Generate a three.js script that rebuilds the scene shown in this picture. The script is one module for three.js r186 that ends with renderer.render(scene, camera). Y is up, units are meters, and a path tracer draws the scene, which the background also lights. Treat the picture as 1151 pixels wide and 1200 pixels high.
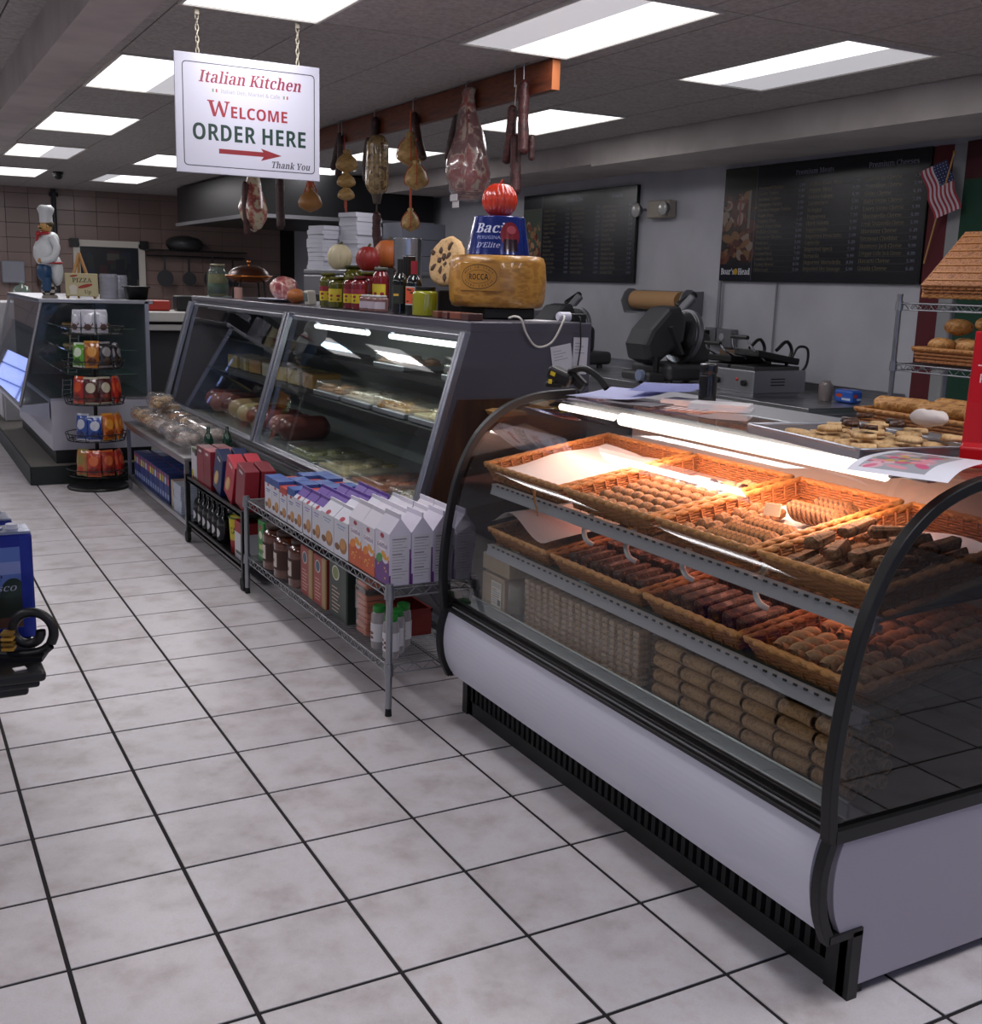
import * as THREE from 'three';
import { RoundedBoxGeometry } from 'three/addons/geometries/RoundedBoxGeometry.js';
import { mergeGeometries, mergeVertices, toCreasedNormals } from 'three/addons/utils/BufferGeometryUtils.js';
import { RectAreaLightUniformsLib } from 'three/addons/lights/RectAreaLightUniformsLib.js';

// ---------------------------------------------------------------- camera, sky, exposure
const scene = new THREE.Scene();
const renderer = new THREE.WebGLRenderer({ antialias: true });
renderer.toneMapping = THREE.LinearToneMapping;
renderer.toneMappingExposure = 1.22;
renderer.shadowMap.enabled = true;
RectAreaLightUniformsLib.init();
const camera = new THREE.PerspectiveCamera(2 * Math.atan(600 / 1304.715) * 180 / Math.PI, 1151 / 1200, 0.05, 60);
camera.position.set(-0.2789, 1.5591, 2.0993);
camera.rotation.set(-0.20211, -0.50291, 0.02949, 'YXZ');
scene.add(camera);
scene.background = new THREE.Color().setRGB(0.34, 0.46, 0.9);
const TROFFER = 11.5;                                  // brightness of the ceiling lights
const TROFFER_COLOR = new THREE.Color().setRGB(1, 0.965, 0.99);

// ---------------------------------------------------------------- helpers
let seed = 7;
const rnd = () => { seed = (seed + 0x6D2B79F5) | 0; let t = Math.imul(seed ^ (seed >>> 15), 1 | seed); t = (t + Math.imul(t ^ (t >>> 7), 61 | t)) ^ t; return ((t ^ (t >>> 14)) >>> 0) / 4294967296; };
const rr = (a, b) => a + (b - a) * rnd();
const V = (x, y, z) => new THREE.Vector3(x, y, z);
const PI = Math.PI;
function nz(g) {                                       // plain geometry: position, normal, uv, no index
  let r = g.index ? g.toNonIndexed() : g;
  for (const k of Object.keys(r.attributes)) if (!['position', 'normal', 'uv'].includes(k)) r.deleteAttribute(k);
  if (!r.attributes.normal) r.computeVertexNormals();
  if (!r.attributes.uv) r.setAttribute('uv', new THREE.BufferAttribute(new Float32Array(r.attributes.position.count * 2), 2));
  return r;
}
const join = (a) => Array.isArray(a) ? (a.length === 1 ? a[0] : mergeGeometries(a.map(nz))) : a;
function pose(g, x = 0, y = 0, z = 0, rx = 0, ry = 0, rz = 0) {
  const m = new THREE.Matrix4().makeRotationFromEuler(new THREE.Euler(rx, ry, rz)); m.setPosition(x, y, z); g.applyMatrix4(m); return g;
}
const box = (w, h, d, x, y, z, rx, ry, rz) => pose(new THREE.BoxGeometry(w, h, d), x, y, z, rx, ry, rz);
const rb = (w, h, d, r, x, y, z, rx, ry, rz) => pose(new RoundedBoxGeometry(w, h, d, 2, Math.min(r, w / 2.01, h / 2.01, d / 2.01)), x, y, z, rx, ry, rz);
const cyl = (r1, r2, h, x, y, z, seg = 20, rx, ry, rz) => pose(new THREE.CylinderGeometry(r1, r2, h, seg), x, y, z, rx, ry, rz);
const sph = (r, x, y, z, sx = 1, sy = 1, sz = 1, n = 16) => { const g = new THREE.SphereGeometry(r, n, Math.round(n * 0.7)); g.scale(sx, sy, sz); g.translate(x, y, z); return g; };
const lathe = (pts, seg = 28) => {                     // turned shape; v of its uv follows the height
  const g = new THREE.LatheGeometry(pts.map(p => new THREE.Vector2(p[0], p[1])), seg), ys = pts.map(p => p[1]), a = Math.min(...ys), b = Math.max(...ys), p = g.attributes.position, uv = g.attributes.uv; for (let i = 0; i < p.count; i++) uv.setY(i, (p.getY(i) - a) / (b - a)); return g;
};
function rod(a, b, r, seg = 6) {
  const A = V(...a), B = V(...b), d = B.clone().sub(A), g = new THREE.CylinderGeometry(r, r, d.length(), seg);
  g.applyQuaternion(new THREE.Quaternion().setFromUnitVectors(V(0, 1, 0), d.clone().normalize())); const c = A.add(B).multiplyScalar(.5); g.translate(c.x, c.y, c.z); return g;
}
const tube = (pts, r, n = 24, seg = 6, closed = false) => new THREE.TubeGeometry(new THREE.CatmullRomCurve3(pts.map(p => V(...p)), closed), n, r, seg, closed);
function ext(pts, depth, bevel = 0, holes = []) {      // outline in x,y, pushed along +z from 0 to depth
  const s = new THREE.Shape(pts.map(p => new THREE.Vector2(p[0], p[1])));
  for (const h of holes) s.holes.push(new THREE.Path(h.map(p => new THREE.Vector2(p[0], p[1]))));
  return new THREE.ExtrudeGeometry(s, { depth: depth - 2 * bevel, bevelEnabled: bevel > 0, bevelSize: bevel, bevelThickness: bevel, bevelSegments: 2, curveSegments: 12 }).translate(0, 0, bevel);
}
function ribbon(pts, z0, z1, n = 1) {                  // open sheet through points in x,y, from z0 to z1
  const pos = [], nor = [], uv = [], ix = []; let L = 0;
  pts.forEach((p, i) => {
    if (i) L += Math.hypot(p[0] - pts[i - 1][0], p[1] - pts[i - 1][1]);
    const a = pts[Math.max(0, i - 1)], b = pts[Math.min(pts.length - 1, i + 1)], tx = b[0] - a[0], ty = b[1] - a[1], l = Math.hypot(tx, ty);
    for (let k = 0; k <= n; k++) { const z = z0 + (z1 - z0) * k / n; pos.push(p[0], p[1], z); nor.push(-ty / l, tx / l, 0); uv.push(z, L); }
  });
  for (let i = 0; i < pts.length - 1; i++) for (let k = 0; k < n; k++) { const a = i * (n + 1) + k, b = a + 1, c = a + n + 1, d = c + 1; ix.push(a, b, c, b, d, c); }
  const g = new THREE.BufferGeometry(); g.setAttribute('position', new THREE.Float32BufferAttribute(pos, 3)); g.setAttribute('normal', new THREE.Float32BufferAttribute(nor, 3)); g.setAttribute('uv', new THREE.Float32BufferAttribute(uv, 2)); g.setIndex(ix); return g;
}
const smooth = (pts, n) => new THREE.CatmullRomCurve3(pts.map(p => V(p[0], p[1], 0)), false, 'centripetal').getPoints(n).map(p => [p.x, p.y]);
const offset = (pts, d) => pts.map((p, i) => { const a = pts[Math.max(0, i - 1)], b = pts[Math.min(pts.length - 1, i + 1)], tx = b[0] - a[0], ty = b[1] - a[1], l = Math.hypot(tx, ty); return [p[0] + ty / l * d, p[1] - tx / l * d]; });
function hash3(x, y, z) { let h = Math.imul(x, 374761393) + Math.imul(y, 668265263) + Math.imul(z, 1274126177); h = Math.imul(h ^ (h >>> 13), 1274126177); return ((h ^ (h >>> 16)) >>> 0) / 4294967296; }
function noise3(x, y, z) {
  const xi = Math.floor(x), yi = Math.floor(y), zi = Math.floor(z), f = t => t * t * (3 - 2 * t), u = f(x - xi), v = f(y - yi), w = f(z - zi), L = (a, b, t) => a + (b - a) * t, h = (i, j, k) => hash3(xi + i, yi + j, zi + k);
  return L(L(L(h(0, 0, 0), h(1, 0, 0), u), L(h(0, 1, 0), h(1, 1, 0), u), v), L(L(h(0, 0, 1), h(1, 0, 1), u), L(h(0, 1, 1), h(1, 1, 1), u), v), w) * 2 - 1;
}
function warp(g, amp, freq, s = 0) {                   // lumpy surface
  g = mergeVertices((() => { const q = g.clone(); q.deleteAttribute('normal'); q.deleteAttribute('uv'); return q; })(), 1e-5);
  const p = g.attributes.position;
  for (let i = 0; i < p.count; i++) {
    const x = p.getX(i), y = p.getY(i), z = p.getZ(i), f = freq;
    p.setXYZ(i, x + amp * (noise3(x * f + s, y * f, z * f) + .5 * noise3(x * f * 2.3 + s, y * f * 2.3 + 9, z * f * 2.3)), y + amp * (noise3(x * f + 31 + s, y * f, z * f) + .5 * noise3(x * f * 2.3 + s + 5, y * f * 2.3, z * f * 2.3)), z + amp * (noise3(x * f, y * f + 57 + s, z * f) + .5 * noise3(x * f * 2.3, y * f * 2.3 + s, z * f * 2.3 + 3)));
  }
  g.computeVertexNormals(); return uvBox(g);
}
function uvBox(g, k = 1) {                             // uv in metres, looked at along the dominant axis
  const p = g.attributes.position, n = g.attributes.normal, uv = new Float32Array(p.count * 2);
  for (let i = 0; i < p.count; i++) {
    const ax = Math.abs(n.getX(i)), ay = Math.abs(n.getY(i)), az = Math.abs(n.getZ(i));
    const [a, b] = ay >= ax && ay >= az ? [p.getX(i), p.getZ(i)] : ax >= az ? [p.getZ(i), p.getY(i)] : [p.getX(i), p.getY(i)];
    uv[2 * i] = a * k; uv[2 * i + 1] = b * k;
  }
  g.setAttribute('uv', new THREE.BufferAttribute(uv, 2)); return g;
}
function noiseTex(size, colors, freq, { sx = 1, sy = 1, oct = 4, speck = 0, sd = 0, contrast = 1, repeat = 1 } = {}) {   // tiling mottle between the given sRGB colours
  const cs = colors.map(c => new THREE.Color(c)).map(c => c.convertLinearToSRGB()), d = new Uint8Array(size * size * 4);
  const fade = t => t * t * (3 - 2 * t), cell = (x, y, px, py, o) => { const xi = Math.floor(x), yi = Math.floor(y), u = fade(x - xi), v = fade(y - yi), h = (a, b) => hash3(((xi + a) % px + px) % px, ((yi + b) % py + py) % py, o * 17 + sd * 5 + 1), a = h(0, 0) + (h(1, 0) - h(0, 0)) * u, b = h(0, 1) + (h(1, 1) - h(0, 1)) * u; return (a + (b - a) * v) * 2 - 1; };
  for (let j = 0; j < size; j++) for (let i = 0; i < size; i++) {
    let v = 0, a = .5, t = 0;
    for (let o = 0, f = freq; o < oct; o++, f *= 2) { const px = Math.max(1, Math.round(f * sx)), py = Math.max(1, Math.round(f * sy)); v += a * cell(i / size * px, j / size * py, px, py, o); t += a; a *= .58; }
    v = Math.min(.9999, Math.max(0, .5 + contrast * v / t));
    const q = v * (cs.length - 1), k = Math.floor(q), f = q - k, c0 = cs[k], c1 = cs[Math.min(k + 1, cs.length - 1)], s = 1 + speck * (hash3(i, j, 5 + sd) - .5);
    const o = 4 * (j * size + i); d[o] = 255 * Math.min(1, (c0.r + (c1.r - c0.r) * f) * s); d[o + 1] = 255 * Math.min(1, (c0.g + (c1.g - c0.g) * f) * s); d[o + 2] = 255 * Math.min(1, (c0.b + (c1.b - c0.b) * f) * s); d[o + 3] = 255;
  }
  const x = new THREE.DataTexture(d, size, size); x.colorSpace = THREE.SRGBColorSpace; x.wrapS = x.wrapT = THREE.RepeatWrapping; x.magFilter = THREE.LinearFilter; x.minFilter = THREE.LinearMipmapLinearFilter; x.generateMipmaps = true; x.repeat.set(repeat, repeat); x.needsUpdate = true; return x;
}
function paint(w, h, draw) {
  const c = document.createElement('canvas'); c.width = w; c.height = h; const g = c.getContext('2d'); draw(g, w, h);
  const t = new THREE.CanvasTexture(c); t.colorSpace = THREE.SRGBColorSpace; t.anisotropy = 4; return t;
}
const fill = (g, c, x, y, w, h) => { g.fillStyle = c; g.fillRect(x, y, w, h); };
const oval = (g, c, x, y, a, b = a, r = 0) => { g.fillStyle = c; g.beginPath(); g.ellipse(x, y, a, b, r, 0, 2 * PI); g.fill(); };
const say = (g, c, font, t, x, y, al = 'center', mw) => { g.fillStyle = c; g.font = font; g.textAlign = al; mw ? g.fillText(t, x, y, mw) : g.fillText(t, x, y); };
const M = (color, roughness = .6, metalness = 0, o = {}) => new THREE.MeshPhysicalMaterial({ color, roughness, metalness, ...o });
const taken = {};
const numbered = n => { const k = taken[n] = (taken[n] ?? -1) + 1; return k ? `${n}_${String(k).padStart(3, '0')}` : n; };
function mesh(name, geo, mat) { const m = new THREE.Mesh(join(geo), mat); m.name = name; m.castShadow = m.receiveShadow = true; return m; }
function T(name, label, category, [x, y, z] = [0, 0, 0], ry = 0, group) {
  const o = new THREE.Group(); o.name = numbered(name); o.position.set(x, y, z); o.rotation.y = ry; o.userData = { label, category }; if (group) o.userData.group = group; scene.add(o); return o;
}
function P(parent, name, geo, mat, label) { const m = mesh(name, geo, mat); if (label) m.userData.label = label; parent.add(m); return m; }
function S(name, label, category, geo, mat, [x, y, z] = [0, 0, 0], ry = 0, group) {   // a thing of one piece
  const o = mesh(numbered(name), geo, mat); o.position.set(x, y, z); o.rotation.y = ry; o.userData = { label, category }; if (group) o.userData.group = group; scene.add(o); return o;
}
function copy(root, [x, y, z], ry = 0, label, group) {
  const r = root.clone(); r.name = numbered(root.name.replace(/_\d{3}$/, '')); r.userData = { ...root.userData }; r.position.set(x, y, z); r.rotation.set(0, ry, 0); if (label) r.userData.label = label; if (group) r.userData.group = group; scene.add(r); return r;
}
function X(name, geo, mat, pos) { const o = mesh(name, geo, mat); if (pos) o.position.set(...pos); o.userData = { kind: 'structure' }; scene.add(o); return o; }

// ---------------------------------------------------------------- materials
const steelTex = noiseTex(256, ['#8f9094', '#a8a9ad', '#b8b9bc'], 6, { sx: .3, sy: 8, oct: 3, repeat: 2 });
const m = {
  tile: M('#ffffff', .34, 0, { map: noiseTex(512, ['#bdb5b6', '#cac4c6', '#d4cfd2', '#d9d6da', '#cfc7c8'], 9, { oct: 7, contrast: 1.0, speck: .04, sd: 3, repeat: .9 }) }),
  grout: M('#1f1b1d', .9),
  ceil: M('#ffffff', .95, 0, { map: noiseTex(256, ['#97928f', '#a39e9b', '#ada8a6'], 30, { oct: 4, speck: .16, repeat: 2 }) }),
  ceilDark: M('#3d3b3b', .95),
  wall: M('#ffffff', .55, 0, { map: noiseTex(256, ['#a0a1a8', '#a8a9b0', '#afb0b7'], 5, { oct: 4, repeat: .5 }) }),
  soffit: M('#ffffff', .85, 0, { map: noiseTex(256, ['#aaa49f', '#b5afaa', '#bdb8b3'], 5, { oct: 4, repeat: .6 }) }),
  beam: M('#ffffff', .85, 0, { map: noiseTex(256, ['#a39a98', '#b0a7a4', '#b8b0ad'], 5, { oct: 4, repeat: .6 }) }),
  farTile: M('#8b7770', .28),
  farTile2: M('#826f68', .3),
  white: M('#d8d8e6', .35, 0, { clearcoat: .2 }),
  offwhite: M('#cfcac0', .5),
  black: M('#0e0e10', .42),
  blackGloss: M('#0b0b0d', .25, 0, { clearcoat: .4 }),
  blackFrame: M('#0c0c0e', .45),
  rubber: M('#131314', .75),
  darkgrey: M('#2c2d31', .5),
  grey: M('#6f7075', .5),
  steel: M('#ffffff', .32, .95, { map: steelTex }),
  steelDark: M('#a2a3a8', .4, .9),
  alu: M('#aeb0b8', .3, .9),
  chrome: M('#c2c4c8', .22, 1),
  castIron: M('#4b4b4d', .5, .6),
  deliPaint: M('#5c5964', .32, .25, { clearcoat: .3 }),
  deliReflect: M('#ffffff', .38, 0, { map: noiseTex(256, ['#2e1b12', '#3b2418', '#4a2e1d'], 4, { sx: 5, sy: .6, oct: 4, repeat: 1.2 }) }),  // brown tone carries the dark reflection on the deli end panel
  glass: M('#f4f9f7', .02, 0, { transmission: 1, thickness: 0, ior: 1.5, side: THREE.DoubleSide }),
  glassDimmed: M('#94949a', .02, 0, { transmission: 1, thickness: 0, ior: 1.5, side: THREE.DoubleSide }),  // clear glass; the grey tint stands for the dark case interior
  glassShelf: M('#d8ece4', .03, 0, { transmission: .92, thickness: 0, ior: 1.5, side: THREE.DoubleSide }),
  film: M('#ffffff', .12, 0, { transmission: .95, thickness: 0, ior: 1.45, side: THREE.DoubleSide }),
  wood: M('#ffffff', .5, 0, { map: noiseTex(256, ['#47200f', '#602c15', '#70381b', '#522512'], 5, { sx: .7, sy: 7, oct: 5, repeat: 1.6 }) }),
  woodEnd: M('#8f5028', .6),
  woodPale: M('#b58a55', .6),
  wicker: M('#ffffff', .6, 0, { map: noiseTex(256, ['#7c4a24', '#a5683a', '#bd8050', '#96602f'], 22, { oct: 3, contrast: 1.2, repeat: 6 }) }),
  wickerRim: M('#ffffff', .55, 0, { map: noiseTex(128, ['#8d5a2a', '#b67c40', '#c68c50'], 14, { oct: 3, repeat: 6 }) }),
  paper: M('#e6e2e4', .8, 0, { side: THREE.DoubleSide }),
  paperBlue: M('#b9bde6', .7, 0, { side: THREE.DoubleSide }),
  red: M('#c01020', .35, 0, { clearcoat: .3 }),
  cord: M('#17171a', .6),
  cordWhite: M('#cfccc4', .5),
  kraft: M('#a9835a', .8),
};

// ================================================================ the room
const H = 2.68, XL = -4.2, XR = 5.5, ZF = -15, ZN = 5.2, TL = 0.338;
{ // floor: grout bed with square tiles laid on it
  const floor = X('floor', box(XR - XL + .4, .2, ZN - ZF + .4, (XL + XR) / 2, -.1025, (ZF + ZN) / 2), m.grout);
  const variants = []; for (let k = 0; k < 8; k++) { const g = uvBox(nz(new RoundedBoxGeometry(TL - .0105, .012, TL - .0105, 1, .001))); const u = g.attributes.uv; for (let i = 0; i < u.count; i++) u.setXY(i, u.getX(i) + k * .37, u.getY(i) + k * .71); variants.push(g); }
  const i0 = Math.floor(XL / TL), i1 = Math.ceil(XR / TL), j0 = -Math.ceil(ZN / TL), j1 = Math.ceil(-ZF / TL), rest = [];
  for (let i = i0; i < i1; i++) for (let j = j0; j < j1; j++) {
    const x = (i + .5) * TL, z = -(j + .5) * TL, k = Math.floor(hash3(i + 50, j + 50, 3) * 8), turn = Math.floor(hash3(i + 9, j + 77, 4) * 4) * PI / 2;
    if (x < XL || x > XR || z > ZN || z < ZF) continue;
    const seen = i >= -1 && i <= 5 && j >= -5 && j <= 19 || i >= 0 && i <= 2 && j > 19 && j <= 28 || i === 6 && j < 0 && j > -6 || i===-2 && j<4 && j>-5;
    if (seen) { const t = P(floor, 'tile', variants[k], m.tile); t.position.set(x, -.006, z); t.rotation.y = turn; }
    else rest.push(pose(variants[k].clone(), x, -.006, z, 0, turn));
  }
  const r = P(floor, 'tiles_beyond', mergeGeometries(rest), m.tile); r.userData.kind = 'stuff';
}
// walls with thickness
X('wall_right', uvBox(box(.2, 3.2, ZN - ZF + .4, XR + .1, 1.4, (ZN + ZF) / 2)), m.wall);
{ const wl = X('wall_left', [uvBox(box(.2, 3.2, ZN - ZF + .4, XL - .1, 1.4, (ZN + ZF) / 2))], m.wall); }
{ // shop front behind the photographer: two big windows
  const w = X('wall_front', [box(XR - XL + .4, .7, .2, (XR + XL) / 2, .15, ZN + .1), box(XR - XL + .4, .6, .2, (XR + XL) / 2, 2.7, ZN + .1), box(1, 3.2, .2, XL + .4, 1.4, ZN + .1), box(1.2, 3.2, .2, -.2, 1.4, ZN + .1), box(2.2, 3.2, .2, XR - 1, 1.4, ZN + .1)], m.wall);
  for (const [n, x0, x1] of [['window_1', XL + .9, -.8], ['window_2', .4, XR - 2.1]]) {
    const o = X(n, [box(x1 - x0, .06, .1, (x0 + x1) / 2, .53, ZN + .1), box(x1 - x0, .06, .1, (x0 + x1) / 2, 2.37, ZN + .1), box(.06, 1.8, .1, x0 + .03, 1.45, ZN + .1), box(.06, 1.8, .1, x1 - .03, 1.45, ZN + .1)], m.alu);
    P(o, 'pane', pose(new THREE.PlaneGeometry(x1 - x0 - .12, 1.78), (x0 + x1) / 2, 1.45, ZN + .1), m.glass);
  }
}
{ // tiled kitchen wall
  const w = X('wall_back', box(XR - XL + .4, 3.2, .2, (XR + XL) / 2, 1.4, ZF - .1), m.grout);
  const g = uvBox(nz(new RoundedBoxGeometry(.296, .196, .012, 1, .003)));
  const rest = [];
  for (let r = 0; r < 14; r++) for (let c = 0; c < 21; c++) {
    const x = -.43 + c * .3 + .15, y = r * .2 + .1; if (x > XR - .1) continue;
    if (y > 1.3 && x > 1.3 && x < 3.6) { const t = P(w, 'tile', g, hash3(r, c, 1) > .5 ? m.farTile : m.farTile2); t.position.set(x, y, ZF + .004); }
    else rest.push(pose(g.clone(), x, y, ZF + .004));
  }
  const q = P(w, 'tiles_beyond', mergeGeometries(rest), m.farTile); q.userData.kind = 'stuff';
}
// ---- ceiling: slab, panels in a grid, lights in the grid
const lights = [   // x0, x1, z0, z1, dim half: 0 none, then [share, side]
  [.93, 1.55, -2.97, -1.76], [.93, 1.55, -5.47, -4.25, ['x', .62]], [.93, 1.55, -7.95, -6.75], [.93, 1.55, -10.4, -9.18, ['x', .55]], [.93, 1.55, -13.05, -11.82],
  [2.26, 2.87, -2.97, -1.76, ['x', -.45]], [2.17, 2.77, -10.4, -9.18], [2.17, 2.77, -13.05, -11.82, ['x', -.3]],
  [3.63, 4.24, -3.07, -1.82, ['x', .5]], [3.63, 4.24, -5.57, -4.38], [3.63, 4.24, -8.3, -7.1], [3.63, 4.24, -10.4, -9.2],
  [.93, 1.55, .5, 1.72], [2.26, 2.87, .5, 1.72], [3.63, 4.24, .5, 1.72],
  ...[-14.4, -11.95, -9.5, -7.05, -4.6, -2.15, .3].map(z => [-2.05, -1.45, z, z + 1.2]),
];
{
  const slab = X('ceiling', box(XR - XL + .4, .2, ZN - ZF + .4, (XR + XL) / 2, H + .125, (ZF + ZN) / 2), m.ceilDark);
  const xs = [XL, -3.3, -2.66, -2.05, -1.45, -.9, -.3, .31, .93, 1.55, 2.17, 2.78, 3.0, 3.63, 4.24, 4.78, XR], zs = []; for (let z = ZN; z > ZF - 1.2; z -= 1.22) zs.push(z);
  // rows follow the light rows seen in the photograph
  const rows = [ZN, 4.22, 3, 1.72, .5, -.55, -1.76, -2.97, -4.25, -5.47, -6.75, -7.95, -9.18, -10.4, -11.82, -13.05, ZF];
  const cache = {};
  for (let a = 0; a < xs.length - 1; a++) for (let b = 0; b < rows.length - 1; b++) {
    const x0 = xs[a], x1 = xs[a + 1], z1 = rows[b], z0 = rows[b + 1], cx = (x0 + x1) / 2, cz = (z0 + z1) / 2;
    const hit = lights.find(l => l[0] < x1 - .02 && l[1] > x0 + .02 && l[2] < z1 - .02 && l[3] > z0 + .02);
    if (hit) {   // panel cut round the fixture
      const bits = [];
      const add = (p0, p1, q0, q1) => { if (p1 - p0 > .03 && q1 - q0 > .03) bits.push(box(p1 - p0 - .008, .014, q1 - q0 - .008, (p0 + p1) / 2, H + .012, (q0 + q1) / 2)); };
      add(x0, Math.min(x1, hit[0]), z0, z1); add(Math.max(x0, hit[1]), x1, z0, z1); const p0 = Math.max(x0, hit[0]), p1 = Math.min(x1, hit[1]); add(p0, p1, z0, Math.max(z0, hit[2])); add(p0, p1, Math.min(z1, hit[3]), z1);
      if (bits.length) P(slab, 'ceiling_panel', uvBox(join(bits)), m.ceil);
      continue;
    }
    const w = +(x1 - x0 - .008).toFixed(3), d = +(z1 - z0 - .008).toFixed(3), key = w + '_' + d;
    const g = cache[key] ??= uvBox(box(w, .014, d)); const p = P(slab, 'ceiling_panel', g, m.ceil); p.position.set(cx, H + .012, cz);
  }
}
{ // boxed-in beams below the ceiling
  X('beam_aisle', uvBox(box(.225, .2, ZN - ZF, .5675, H - .09, (ZN + ZF) / 2)), m.beam);
  const s = X('soffit', uvBox(box(XR - 4.78, .19, ZN + 5.62, (XR + 4.78) / 2, H - .092, (ZN - 5.62) / 2)), m.soffit);
  X('soffit_far', uvBox(box(XR - 4.80, .17, -5.62 - ZF, (XR + 4.80) / 2, H - .082, (ZF - 5.62) / 2)), m.beam);
}
const lensMat = new THREE.MeshStandardMaterial({ color: '#ffffff', emissive: new THREE.Color().setRGB(1, .985, 1), emissiveIntensity: 1.6, roughness: .5 });
const lensDim = new THREE.MeshStandardMaterial({ color: '#ffffff', emissive: new THREE.Color().setRGB(.9, .9, .95), emissiveIntensity: .34, roughness: .4 });
const frameMat = M('#c9c6c0', .5);
lights.forEach(([x0, x1, z0, z1, dim], i) => {
  const w = x1 - x0, d = z1 - z0, cx = (x0 + x1) / 2, cz = (z0 + z1) / 2;
  const where = ['with the sign chains hanging from its edge', 'partly dim, just behind the hanging sign', 'fully lit, third along the boxed beam', 'half dim, fourth along the boxed beam', 'fully lit, last along the boxed beam before the kitchen wall', 'half dim, at the end of the wooden beam', 'over the aisle, beside the fourth light of the beam row', 'with a dim corner, nearest the tiled kitchen wall', 'half dim, above the steel counter near the bulkhead', 'fully lit, behind the hanging ham and chorizo', 'seen between the hanging cheeses', 'small in view just past the hanging sign'][i] || 'in the rest of the shop ceiling';
  const t = T('ceiling_light', `flat fluorescent ceiling light ${where.replace('nearest', 'close to')}`, 'ceiling light', [cx, H, cz], 0, i < 12 ? undefined : 'lights out of view');
  P(t, 'frame', [box(w, .02, .014, 0, .004, d / 2 - .007), box(w, .02, .014, 0, .004, -d / 2 + .007), box(.014, .02, d - .028, w / 2 - .007, .004, 0), box(.014, .02, d - .028, -w / 2 + .007, .004, 0), box(w, .01, d, 0, .02, 0)], frameMat);
  let lx0 = -w / 2 + .014, lx1 = w / 2 - .014;
  if (dim) { const share = Math.abs(dim[1]); if (dim[1] > 0) { const e = lx0 + (lx1 - lx0) * share; P(t, 'diffuser_dim', box(lx1 - e, .006, d - .028, (e + lx1) / 2, .004, 0), lensDim); lx1 = e; } else { const e = lx0 + (lx1 - lx0) * share; P(t, 'diffuser_dim', box(e - lx0, .006, d - .028, (e + lx0) / 2, .004, 0), lensDim); lx0 = e; } }
  P(t, 'diffuser', box(lx1 - lx0, .006, d - .028, (lx0 + lx1) / 2, .004, 0), lensMat);
  const cool = z0 < -14, back = x0 > 3.5, lw = Math.min(.24, (lx1 - lx0) * .8); const L = new THREE.RectAreaLight(cool ? new THREE.Color().setRGB(.5, .75, 1) : TROFFER_COLOR, back ? TROFFER * .62 : TROFFER, lw, d - .06); L.position.set(cx + (lx0 + lx1) / 2, H - .004, cz); L.lookAt(cx + (lx0 + lx1) / 2, 0, cz); scene.add(L);
});
{ // dark domed camera and sprinkler under the ceiling by the kitchen
  S('security_camera', 'small dark dome camera fixed under the ceiling panels', 'camera', [cyl(.06, .06, .03, 0, -.015, 0), sph(.05, 0, -.04, 0, 1, .9, 1)], m.black, [1.68, H, -12.1]);
  const t = T('pipe', 'thin dark pipe running down the tiled kitchen wall', 'pipe', [2.0, 0, ZF + .05]);
  P(t, 'pipe_run', [cyl(.03, .03, 1.6, 0, 1.87, 0, 10), cyl(.06, .06, .05, 0, 2.6, 0, 12)], m.darkgrey);
}

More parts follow.
